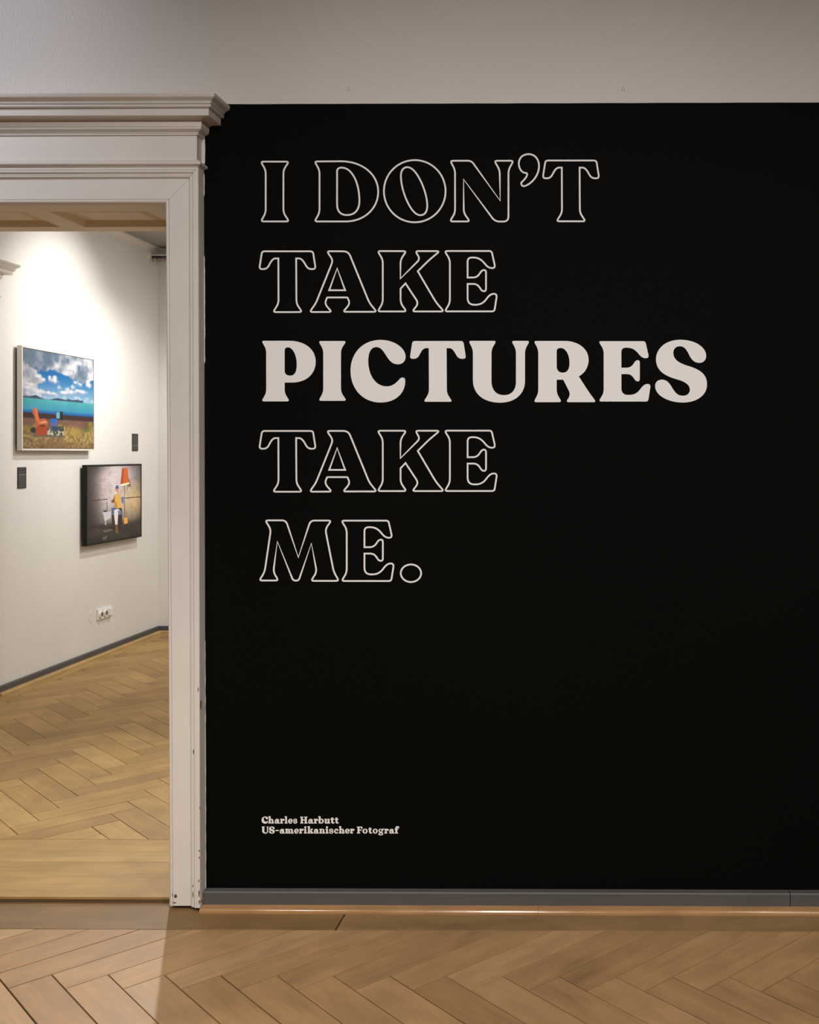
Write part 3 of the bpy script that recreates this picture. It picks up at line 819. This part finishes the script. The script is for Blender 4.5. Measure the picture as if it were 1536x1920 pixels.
def caption(name, base_v, items, label):
    first = on_wall(items[0][1], base_v)
    root = empty(name, (first[0], -0.0006, first[1])); tag(root, label, 'lettering', None)
    inv = Matrix.Translation(root.location).inverted()
    for ch, u0, u1 in items:
        bm = bmesh.new()
        if ch in 'CUS':
            gl = G[ch]
            xs_ = [p[0] for p in gl[0]]; ys_ = [p[1] for p in gl[0]]
            k = (u1 - u0) / (max(xs_) - min(xs_)); ky = 13.2 / (max(ys_) - min(ys_))
            solid(bm, [[on_wall(u0 + (x - min(xs_)) * k, base_v + 0.3 + (y - max(ys_)) * ky) for x, y in lp] for lp in gl])
        else:
            wd, polys = lower(ch)
            k = (u1 - u0) / wd
            for n_, pg in enumerate(polys):
                lift = 0.00002 * n_
                pts = [on_wall(u0 + x * k, base_v - y) for x, y in pg]
                f = [bm.verts.new((x, -0.0006 - TH - lift, z)) for x, z in pts]
                b = [bm.verts.new((x, -0.0006, z)) for x, z in pts]
                bm.faces.new(f)
                for i in range(len(f)):
                    j = (i + 1) % len(f)
                    bm.faces.new((f[i], f[j], b[j], b[i]))
        o = bm_obj('letter', bm, M['white']); o.parent = root; o.matrix_parent_inverse = inv
S6 = 10.97
def a6(ch, x0, x1): return (ch, 484 + x0 / S6, 484 + x1 / S6)
def a7(ch, x0, x1): return (ch, 614 + x0 / S6, 614 + x1 / S6)
caption('caption_lettering', 1543.7, [a6('C', 75, 207), a6('h', 212, 330), a6('a', 340, 448), a6('r', 455, 547), a6('l', 550, 607), a6('e', 620, 715), a6('s', 725, 810),
        a6('H', 870, 1017), a6('a', 1030, 1140), a6('r', 1148, 1240), a6('b', 1240, 1355), a6('u', 1365, 1482), a7('t', 66, 147), a7('t', 155, 235)], 'small solid white line of text, a name, above the second caption line')
caption('caption_lettering', 1562.4, [a6('U', 80, 217), a6('S', 225, 345), a6('-', 360, 432), a6('a', 445, 552), a6('m', 560, 735), a6('e', 745, 840), a6('r', 848, 938), a6('i', 945, 1005),
        a6('k', 1018, 1140), a6('a', 1145, 1252), a6('n', 1262, 1378), a6('i', 1390, 1450), a7('s', 35, 125), a7('c', 140, 230), a7('h', 238, 356), a7('e', 365, 460), a7('r', 468, 560),
        a7('F', 610, 725), a7('o', 725, 830), a7('t', 845, 920), a7('o', 935, 1037), a7('g', 1050, 1165), a7('r', 1173, 1265), a7('a', 1270, 1378), a7('f', 1385, 1472)], 'small solid white text US-amerikanischer Fotograf near the grey skirting')

# ------------------------------------------------------------------ framed pictures
def vnoise(nx, ny, fx, fy, seed):
    r = np.random.RandomState(seed)
    g = r.rand(int(fy) + 3, int(fx) + 3)
    X, Y = np.meshgrid(np.linspace(0, fx, nx), np.linspace(0, fy, ny))
    xi, yi = X.astype(int), Y.astype(int); tx, ty = X - xi, Y - yi
    tx = tx * tx * (3 - 2 * tx); ty = ty * ty * (3 - 2 * ty)
    return (g[yi, xi] * (1 - tx) + g[yi, xi + 1] * tx) * (1 - ty) + (g[yi + 1, xi] * (1 - tx) + g[yi + 1, xi + 1] * tx) * ty
def fbm(nx, ny, fx, fy, seed, oct=4):
    a = np.zeros((ny, nx)); s = 0; amp = 1
    for k in range(oct):
        a += amp * vnoise(nx, ny, fx * 2 ** k, fy * 2 ** k, seed + k); s += amp; amp *= 0.55
    return a / s
def inpoly(S, T, poly):
    c = np.zeros(S.shape, bool); n = len(poly)
    for i in range(n):
        (x1, y1), (x2, y2) = poly[i], poly[(i + 1) % n]
        if y1 == y2: continue
        cond = ((y1 > T) != (y2 > T)) & (S < (x2 - x1) * (T - y1) / (y2 - y1) + x1)
        c ^= cond
    return c
class Print:
    def __init__(s, nx, ny):
        s.nx, s.ny = nx, ny
        s.S, s.T = np.meshgrid(np.linspace(0, 1, nx), np.linspace(0, 1, ny))
        s.img = np.zeros((ny, nx, 3))
    def mix(s, mask, col):
        m = np.clip(np.asarray(mask, float), 0, 1)[..., None]
        s.img = s.img * (1 - m) + np.array(col, float).reshape((1, 1, 3) if np.ndim(col) == 1 else np.shape(col)) * m
    def poly(s, pts, col, a=1.0): s.mix(inpoly(s.S, s.T, pts) * a, col)
    def blob(s, cx, cy, rx, ry, col, soft=0.3, a=1.0, rough=0.0):
        d = np.sqrt(((s.S - cx) / rx) ** 2 + ((s.T - cy) / ry) ** 2)
        if rough > 0: d = d + (fbm(s.nx, s.ny, 26, 20, 91, 3) - 0.5) * rough
        s.mix(np.clip((1 - d) / soft, 0, 1) * a, col)
def print_obj(name, pr, P, parent, inv, ink):
    """P(s, t) -> world point of the print surface"""
    nx, ny = pr.nx // 2, pr.ny // 2
    img = pr.img[:ny * 2, :nx * 2].reshape(ny, 2, nx, 2, 3).mean((1, 3))
    verts = [P(i / (nx - 1), j / (ny - 1)) for j in range(ny) for i in range(nx)]
    faces = [(j * nx + i, (j + 1) * nx + i, (j + 1) * nx + i + 1, j * nx + i + 1) for j in range(ny - 1) for i in range(nx - 1)]
    me = bpy.data.meshes.new(name); me.from_pydata(verts, [], faces)
    c = np.clip(img / 255.0, 0, 1)
    l = ink * np.where(c <= 0.04045, c / 12.92, ((c + 0.055) / 1.055) ** 2.4).reshape(-1, 3)
    at = me.color_attributes.new('ink', 'FLOAT_COLOR', 'POINT')
    at.data.foreach_set('color', np.concatenate([l, np.ones((len(l), 1))], 1).astype(np.float32).ravel())
    m = bpy.data.materials.new(name + '_ink'); m.use_nodes = True
    b = m.node_tree.nodes['Principled BSDF']; b.inputs['Roughness'].default_value = 0.55
    b.inputs['Specular IOR Level'].default_value = 0.25
    vc = m.node_tree.nodes.new('ShaderNodeVertexColor'); vc.layer_name = 'ink'
    m.node_tree.links.new(vc.outputs['Color'], b.inputs['Base Color'])
    o = new_obj(name, me, m); o.parent = parent; o.matrix_parent_inverse = inv
    return o
def picture(name, label, y0, y1, z0, z1, dep, gap, frame_mat, fw, pr, recess, lip_mat=None, ink=1.0):
    root = empty(name, (XL, (y0 + y1) / 2, z0)); tag(root, label, 'picture')
    inv = Matrix.Translation(root.location).inverted()
    xf = XL + gap + dep
    rails = [((y0, z1 - fw), (y1, z1)), ((y0, z0), (y1, z0 + fw)), ((y0, z0 + fw), (y0 + fw, z1 - fw)), ((y1 - fw, z0 + fw), (y1, z1 - fw))]
    for (a, b), (c, d) in rails:
        bm = bmesh.new(); box(bm, (XL + gap, a, b), (xf, c, d), 0.0012)
        o = bm_obj('frame_rail', bm, frame_mat); o.parent = root; o.matrix_parent_inverse = inv
    bm = bmesh.new(); box(bm, (XL, y0 + 0.12, z0 + 0.12), (XL + gap + dep * 0.4, y1 - 0.12, z1 - 0.12))
    o = bm_obj('backing', bm, frame_mat); o.parent = root; o.matrix_parent_inverse = inv
    if lip_mat:
        bm = bmesh.new(); box(bm, (xf - recess - 0.004, y0 + fw, z0 + fw), (xf - recess - 0.001, y1 - fw, z1 - fw))
        o = bm_obj('shadow_gap', bm, lip_mat); o.parent = root; o.matrix_parent_inverse = inv
        g = 0.0035
    else: g = 0.0
    xs = xf - recess
    print_obj('print', pr, lambda s, t: (xs, y0 + fw + g + s * (y1 - y0 - 2 * fw - 2 * g), z1 - fw - g - t * (z1 - z0 - 2 * fw - 2 * g)), root, inv, ink)
    return root

# --- print 1: lakeside with an orange armchair
NX1, NY1 = 560, 400
p1 = Print(NX1, NY1)
def q1(x, y):
    u = 25 + x / 8.727; u0, u1 = 42.8, 176.8
    f = lambda w: 1 / (1150.5 - w)
    lx = (x - 155) / (1325 - 155)
    yt = 75 + (280 - 75) * lx; yb = 1760
    return ((f(u) - f(u0)) / (f(u1) - f(u0)), (y - yt) / (yb - yt))
S, T = p1.S, p1.T
sky = np.stack([30 + 130 * np.clip((T - .22) / .26, 0, 1) ** 1.3, 112 + 85 * np.clip((T - .22) / .26, 0, 1) ** 1.2, 178 + 45 * np.clip((T - .22) / .26, 0, 1)], -1)
p1.img = sky.copy()
n1 = fbm(NX1, NY1, 5, 4, 21, 5); n2 = fbm(NX1, NY1, 9, 8, 41, 5); n3 = fbm(NX1, NY1, 18, 16, 63, 4)
edge = 0.225 + 0.03 * np.sin(S * 7 + 2) + (n1 - 0.5) * 0.10 + (n3 - .5) * .06 + 0.045 * (S > .62) * np.sin((S - .62) * 8)
cl = np.clip((edge - T) / 0.02, 0, 1)
rim = np.clip(1 - (edge - T) / 0.09, 0, 1)
shade = np.clip((n2 - .34) / .34, 0, 1) * (0.25 + 0.75 * np.clip(S * 1.5, 0, 1))
shade = np.clip(shade + rim * .35 * (S > .3), 0, 1)
ccol = np.stack([104 + 136 * shade, 124 + 114 * shade, 146 + 96 * shade], -1)
p1.mix(cl, ccol)
p1.mix(np.clip((n1 - .52) / .1, 0, 1) * cl * np.clip((.5 - S) * 4, 0, 1) * .6, (92, 116, 138))
lf = np.clip((0.25 - S + (n1 - .5) * .25 + (n3 - .5) * .12 - np.abs(T - .30) * 1.0) / .03, 0, 1)
p1.mix(lf, np.stack([140 + 120 * (n3 - .15), 146 + 112 * (n3 - .15), 162 + 100 * (n3 - .15)], -1))
for cx, cy, rx, ry in ((610, 575, 34, 34), (690, 580, 60, 44), (660, 620, 70, 40), (700, 645, 75, 34), (480, 610, 80, 32), (400, 560, 60, 40), (1030, 655, 50, 46), (1110, 690, 52, 42), (1240, 650, 48, 48), (1245, 700, 58, 50), (1150, 820, 120, 42), (1080, 800, 60, 34), (760, 745, 44, 46), (900, 775, 50, 48), (985, 730, 40, 50), (840, 830, 90, 34), (960, 820, 70, 40), (330, 780, 130, 60), (420, 810, 80, 42), (250, 690, 100, 34), (230, 740, 110, 44), (560, 830, 90, 34), (680, 850, 80, 30)):
    a = q1(cx, cy)
    p1.blob(a[0], a[1] + .012, rx * 1.25 / 1170, ry * 1.2 / 1600, (160, 172, 200), .8, .65, .9)
    p1.blob(a[0] - .003, a[1] - .005, rx * 1.1 / 1170, ry * 1.05 / 1600, (242, 242, 246), .8, .95, 1.2)
p1.mix(np.clip((n3 - .44) / .12, 0, 1) * np.clip(1 - np.abs(T - .455) / .035, 0, 1) * .9, (228, 232, 240))
mt = 0.487 - 0.028 * np.clip(fbm(NX1, NY1, 6, 1, 5, 3)[0:1, :] * 1.6 - .35, 0, 1) - 0.012 * (np.abs(S - .72) < .12) + 0.01 * S
p1.mix((T > mt) & (S < .84), (62, 78, 110))
p1.mix((T > .492), (84, 178, 186))
lake = np.clip((T - .49) / .14, 0, 1)
p1.mix((T > .492) & (T < .645), np.stack([86 - 30 * lake, 184 - 30 * lake, 188 + 6 * lake], -1) + ((n2 - .5) * 24)[..., None])
p1.mix(np.clip((T - .602) / .03, 0, 1) * (T < .66), (26, 98, 172))
p1.mix(T > .640 + .004 * S, (66, 42, 44))
p1.mix(np.clip((T - .688) / .012, 0, 1), np.stack([128 + 40 * (n2 - .5), 94 + 40 * (n2 - .5), 78 + 30 * (n2 - .5)], -1))
gn = fbm(NX1, NY1, 46, 40, 77, 3); gl = fbm(NX1, NY1, 5, 4, 12, 3)
grass = np.stack([158 + 150 * (gn - .5) + 60 * (gl - .5), 134 + 140 * (gn - .5) + 30 * (gl - .5), 84 + 90 * (gn - .5)], -1)
p1.mix(np.clip((T - .755 + (gl - .5) * .12) / .03, 0, 1), grass)
p1.blob(.72, .82, .17, .075, (190, 158, 74), .8, .8)
p1.blob(.90, .79, .11, .035, (96, 110, 52), .8, .8)
p1.blob(.95, .73, .05, .045, (150, 146, 56), .7, .9)
p1.blob(.06, .80, .09, .05, (150, 134, 60), .8, .7)
p1.blob(.45, .95, .5, .06, (136, 98, 70), .9, .6, .8)
p1.mix(np.clip((T - .95) / .05, 0, 1) * .35, (92, 66, 40))
# rug, chair, stool, television
p1.poly([q1(*a) for a in ((300, 1560), (820, 1575), (820, 1400), (640, 1390), (420, 1440))], (108, 104, 84))
pm = inpoly(S, T, [q1(*a) for a in ((560, 1530), (830, 1560), (830, 1380), (560, 1420))])
p1.mix(pm & (gn > .52), (206, 200, 182)); p1.mix(pm & (gn < .42), (40, 62, 60))
p1.blob(*q1(335, 1455), 60 / 1170, 60 / 1560, (44, 46, 40), .5)
p1.poly([q1(*a) for a in ((315, 1120), (345, 1080), (390, 1085), (412, 1140), (418, 1215), (440, 1290), (470, 1262), (530, 1258), (545, 1300), (572, 1320), (570, 1400), (560, 1530), (480, 1545), (388, 1545), (372, 1400), (375, 1330), (350, 1220), (322, 1170))], (206, 106, 62))
p1.poly([q1(*a) for a in ((388, 1545), (560, 1532), (574, 1380), (430, 1370), (385, 1400))], (176, 76, 38))
p1.poly([q1(*a) for a in ((425, 1345), (560, 1330), (566, 1305), (520, 1300), (440, 1325))], (244, 168, 128))
p1.poly([q1(*a) for a in ((345, 1085), (385, 1085), (405, 1200), (440, 1320), (415, 1330), (375, 1220))], (240, 128, 70))
p1.poly([q1(*a) for a in ((438, 1372), (525, 1360), (518, 1390), (455, 1392))], (60, 40, 42))
p1.poly([q1(*a) for a in ((612, 1275), (650, 1258), (735, 1262), (738, 1322), (620, 1330))], (44, 108, 204))
p1.poly([q1(*a) for a in ((620, 1330), (735, 1325), (728, 1390), (618, 1385))], (98, 110, 170))
p1.poly([q1(*a) for a in ((640, 1390), (735, 1388), (745, 1450), (700, 1480), (640, 1440))], (52, 72, 110))
p1.poly([q1(*a) for a in ((708, 1140), (818, 1146), (818, 1290), (712, 1270))], (34, 34, 40))
p1.poly([q1(*a) for a in ((712, 1152), (772, 1150), (768, 1262), (714, 1255))], (120, 190, 208))

def z_side(u, v, X): return on_side(u, v, X)[1]
GAP, DEP = 0.016, 0.032
XF = XL + GAP + DEP
y0 = on_side(41.2, 800, XF)[0]; y1 = on_side(178.0, 760, XF)[0]
zt = z_side(42, 647.5, XF); zb = z_side(42, 844.5, XF)
picture('framed_picture', 'white framed photograph of orange armchair by a turquoise lake on gallery wall', y0, y1, zb, zt, DEP, GAP, M['frame_white'], 0.011, p1, 0.004, mat('shadow_gap_grey', (0.10, 0.09, 0.09), 0.8), 0.66)

# --- print 2: seated person under an orange lamp shade
NX2, NY2 = 440, 480
p2 = Print(NX2, NY2)
def q2(x, y):
    f = lambda w: 1 / (1150.5 - w)
    u = 145 + x / 10.108; u0, u1 = 145 + 190 / 10.108, 145 + 1205 / 10.108
    lx = (x - 190) / (1205 - 190)
    yt = 165 + (130 - 165) * lx; yb = 1625 + (1450 - 1625) * lx
    return ((f(u) - f(u0)) / (f(u1) - f(u0)), (y - yt) / (yb - yt))
S, T = p2.S, p2.T
b1 = fbm(NX2, NY2, 6, 6, 8, 4); b2 = fbm(NX2, NY2, 26, 26, 18, 2)
p2.img[:] = (58, 52, 48)
glow = np.clip(1.55 - np.sqrt(((S - .52) / .40) ** 2 + ((T - .28) / .46) ** 2), 0, 1)
p2.mix(glow * (0.9 + .3 * (b1 - .5)), (206, 196, 198))
wg = np.clip(1.15 - np.sqrt(((S - .86) / .26) ** 2 + ((T - .50) / .30) ** 2), 0, 1)
p2.mix(wg * .8, (214, 184, 130))
brick = ((T * 34) % 1 < .16) & (T < .76)
p2.mix(brick * .2, (84, 74, 70))
p2.mix(np.clip((b2 - .55) / .2, 0, 1) * .12 * (T < .76), (60, 50, 46))
p2.mix((np.abs(T - .44 - .01 * S) < .006) & ((S < .36) | (S > .66)) , (84, 62, 52))
p2.mix(np.clip((T - .74) / .05, 0, 1) * np.clip(1 - S * .6, 0.5, 1), (46, 40, 36))
p2.mix(np.clip((T - .80) / .03, 0, 1), np.stack([56 + 60 * (b1 - .5), 50 + 55 * (b1 - .5), 44 + 50 * (b1 - .5)], -1))
p2.mix(np.clip((.26 - S) / .26, 0, 1) * .85, (46, 42, 42))
p2.mix(np.clip((.14 - T) / .16, 0, 1) * np.clip((.45 - S) / .4, 0, 1) * .9, (46, 44, 40))
p2.mix(np.clip((T - .9) / .1, 0, 1) * .5, (24, 26, 22))
P2 = lambda pts, col, a=1.0: p2.poly([q2(*k) for k in pts], col, a)
P2(((960, 320), (1015, 470), (1020, 540), (960, 545)), (108, 72, 48), .7)
P2(((850, 195), (955, 180), (985, 470), (820, 490)), (186, 94, 50))
P2(((850, 195), (890, 190), (870, 480), (820, 490)), (156, 74, 38))
P2(((820, 490), (985, 455), (1000, 475), (880, 515), (825, 520)), (238, 222, 190))
P2(((893, 515), (905, 515), (908, 1120), (896, 1120)), (112, 92, 56))
P2(((940, 500), (952, 500), (952, 600), (940, 600)), (108, 78, 52))
P2(((885, 1120), (950, 1110), (962, 1220), (890, 1240)), (216, 158, 66))
P2(((830, 740), (880, 720), (885, 860), (845, 830)), (80, 116, 160))
P2(((655, 960), (850, 930), (850, 1270), (660, 1290)), (50, 40, 38))
P2(((648, 940), (700, 925), (840, 980), (835, 1060), (660, 1070)), (72, 92, 142))
P2(((480, 1020), (640, 1000), (640, 1130), (520, 1180), (500, 1060)), (190, 186, 192))
P2(((525, 1170), (550, 1170), (552, 1255), (528, 1255)), (180, 172, 166))
P2(((560, 820), (572, 820), (572, 1000), (560, 1000)), (70, 60, 52)); P2(((500, 985), (560, 985), (560, 1012), (500, 1015)), (60, 50, 46))
P2(((640, 815), (690, 760), (715, 690), (735, 720), (720, 830), (670, 845)), (120, 82, 56))
P2(((715, 700), (735, 670), (800, 672), (830, 720), (822, 940), (712, 940)), (206, 164, 78))
P2(((715, 800), (760, 860), (760, 940), (712, 940)), (176, 128, 42))
P2(((825, 740), (850, 850), (872, 950), (850, 970), (815, 860)), (206, 164, 128))
P2(((700, 975), (780, 950), (812, 985), (780, 1040), (765, 1250), (722, 1250), (700, 1080)), (212, 206, 206))
P2(((770, 985), (840, 990), (835, 1060), (780, 1065)), (96, 114, 160))
P2(((725, 1250), (765, 1245), (785, 1400), (730, 1410)), (110, 84, 60))
P2(((722, 580), (790, 575), (788, 640), (760, 672), (728, 650)), (190, 140, 110))
P2(((722, 580), (730, 530), (760, 508), (785, 530), (790, 575)), (58, 88, 132))
P2(((722, 640), (745, 620), (750, 660), (735, 680)), (225, 220, 215))
P2(((480, 1360), (640, 1330), (690, 1350), (520, 1400)), (112, 108, 104), .7); P2(((470, 1500), (580, 1450), (560, 1500), (500, 1540)), (120, 108, 98), .7)
DEP2 = 0.034
XF2 = XL + GAP + DEP2
y0 = on_side(162.8, 950, XF2)[0]; y1 = on_side(265.8, 940, XF2)[0]
zt = z_side(163, 873.0, XF2); zb = z_side(163, 1024.5, XF2)
zt2 = z_side(265.5, 868.5, XF2); zb2 = z_side(265.5, 1006.5, XF2)
picture('framed_picture', 'black framed photograph of seated person beneath an orange lamp shade on gallery wall', y0, y1, (zb + zb2) / 2, (zt + zt2) / 2, DEP2, GAP, M['frame_black'], 0.012, p2, 0.003, None, 1.3)

# ------------------------------------------------------------------ picture labels
def card(u0, u1, v0, v1, label, rows, line_at):
    ya, yb = on_side(u0, (v0 + v1) / 2, XL)[0], on_side(u1, (v0 + v1) / 2, XL)[0]
    zt, zb = on_side((u0 + u1) / 2, v0, XL)[1], on_side((u0 + u1) / 2, v1, XL)[1]
    root = empty('label_card', (XL, (ya + yb) / 2, zb)); tag(root, label, 'label')
    inv = Matrix.Translation(root.location).inverted()
    def put(name, bm, m):
        o = bm_obj(name, bm, m); o.parent = root; o.matrix_parent_inverse = inv
    bm = bmesh.new(); box(bm, (XL, ya, zb), (XL + 0.006, yb, zt), 0.0006); put('card', bm, M['label'])
    H, W = zt - zb, yb - ya
    bm = bmesh.new(); box(bm, (XL + 0.0061, ya + 0.08 * W, zt - line_at * H - 0.0022), (XL + 0.0066, yb - 0.12 * W, zt - line_at * H)); put('divider_line', bm, M['labelline'])
    bm = bmesh.new(); r = random.Random(int(u0))
    for t, wmax in rows:
        y = ya + 0.08 * W
        while y < ya + (0.08 + wmax) * W:
            w = r.uniform(0.006, 0.016)
            box(bm, (XL + 0.0061, y, zt - t * H - 0.0028), (XL + 0.0065, min(y + w, yb - 0.08 * W), zt - t * H)); y += w + 0.0025
    o = bm_obj('printed_text', bm, M['labeltext']); o.parent = root; o.matrix_parent_inverse = inv; o['kind'] = 'stuff'
card(32.2, 47.8, 876, 915.5, 'charcoal text card under the white framed lake picture', [(.06, .5), (.19, .7), (.23, .4), (.42, .8), (.46, .8), (.50, .8), (.56, .8), (.60, .8), (.64, .8), (.72, .8), (.76, .8), (.84, .8), (.88, .8), (.93, .7)], .345)
card(247.3, 257.8, 813.2, 845.5, 'charcoal text card above the black framed picture', [(.07, .6), (.16, .8), (.22, .8), (.28, .8), (.36, .8), (.44, .8), (.50, .8), (.58, .8), (.78, .8), (.83, .8), (.88, .7)], .68)

# ------------------------------------------------------------------ wall socket with three inserts, and a round blank cover
ya, yb = on_side(181, 1150, XL)[0], on_side(206.8, 1145, XL)[0]
zc = on_side(193, 1149.5, XL)[1]
h = 0.04
root = empty('wall_socket', (XL, (ya + yb) / 2, zc - h)); tag(root, 'white triple wall socket low on the gallery wall', 'socket')
inv = Matrix.Translation(root.location).inverted()
def sput(name, bm, m):
    o = bm_obj(name, bm, m); o.parent = root; o.matrix_parent_inverse = inv; return o
bm = bmesh.new(); box(bm, (XL, ya, zc - h), (XL + 0.012, yb, zc + h), 0.003); sput('plate', bm, M['plastic'])
pitch = (yb - ya) / 3
for i in range(3):
    yc = ya + pitch * (i + 0.5)
    if i < 2:
        bm = bmesh.new()
        r = bmesh.ops.create_cone(bm, cap_ends=True, segments=28, radius1=0.028, radius2=0.026, depth=0.012)
        bmesh.ops.transform(bm, verts=r['verts'], matrix=Matrix.Translation((XL + 0.018, yc, zc)) @ Matrix.Rotation(math.pi / 2, 4, 'Y'))
        ins = sput('insert', bm, M['plastic'])
        bm = bmesh.new()
        r = bmesh.ops.create_cone(bm, cap_ends=True, segments=24, radius1=0.0165, radius2=0.0165, depth=0.002)
        bmesh.ops.transform(bm, verts=r['verts'], matrix=Matrix.Translation((XL + 0.0245, yc, zc)) @ Matrix.Rotation(math.pi / 2, 4, 'Y'))
        well = bm_obj('socket_well', bm, M['hole'], ins)
        bpy.context.view_layer.update(); well.matrix_parent_inverse = ins.matrix_world.inverted()
    else:
        bm = bmesh.new(); box(bm, (XL + 0.010, yc - 0.027, zc - 0.027), (XL + 0.026, yc + 0.027, zc + 0.027), 0.004); sput('switch_rocker', bm, M['plastic'])
yc, z0 = on_side(171.5, 1156.5, XL)
bm = bmesh.new()
rows = []
for rr, xx in ((0.041, 0.0), (0.041, 0.0012), (0.039, 0.002), (0.015, 0.0024)):
    rows.append([(XL + xx, yc + rr * math.cos(2 * math.pi * i / 32), z0 + rr * math.sin(2 * math.pi * i / 32)) for i in range(32)])
vv = grid_strip(bm, rows, close=True); bm.faces.new(vv[-1])
o = bm_obj('blank_cover', bm, M['gallery']); tag(o, 'round wall-coloured blank cover beside the triple socket', 'cover')

# ------------------------------------------------------------------ curtain rail by the far wall
zr = HG - 0.085; yr = YF - 0.14
root = empty('curtain_rail', (XL, yr, zr)); tag(root, 'dark curtain rail with small gliders under the gallery ceiling', 'curtain rail')
inv = Matrix.Translation(root.location).inverted()
bm = bmesh.new(); box(bm, (XL + 0.004, yr - 0.012, zr - 0.009), (XW2 - 0.1, yr + 0.012, zr + 0.006), 0.002); sput('rail', bm, M['rail'])
bm = bmesh.new(); box(bm, (XL + 0.004, yr - 0.015, zr + 0.006), (XW2 - 0.1, yr + 0.139, zr + 0.016), 0.002); sput('rail_board', bm, M['gallery'])
r = random.Random(2)
x = XL + 0.02
while x < XL + 0.6:
    bm = bmesh.new()
    box(bm, (x, yr - 0.004, zr - 0.016), (x + 0.007, yr + 0.004, zr - 0.008)); box(bm, (x + 0.002, yr - 0.002, zr - r.uniform(0.026, 0.044)), (x + 0.005, yr + 0.002, zr - 0.014))
    sput('glider', bm, M['rail']); x += r.uniform(0.011, 0.024)
bm = bmesh.new()
rr = bmesh.ops.create_cone(bm, cap_ends=True, segments=20, radius1=0.034, radius2=0.028, depth=0.02)
bmesh.ops.transform(bm, verts=rr['verts'], matrix=Matrix.Translation((XL + 0.01, yr - 0.045, zr + 0.008)) @ Matrix.Rotation(math.pi / 2, 4, 'Y'))
sput('end_bracket', bm, M['gallery'])
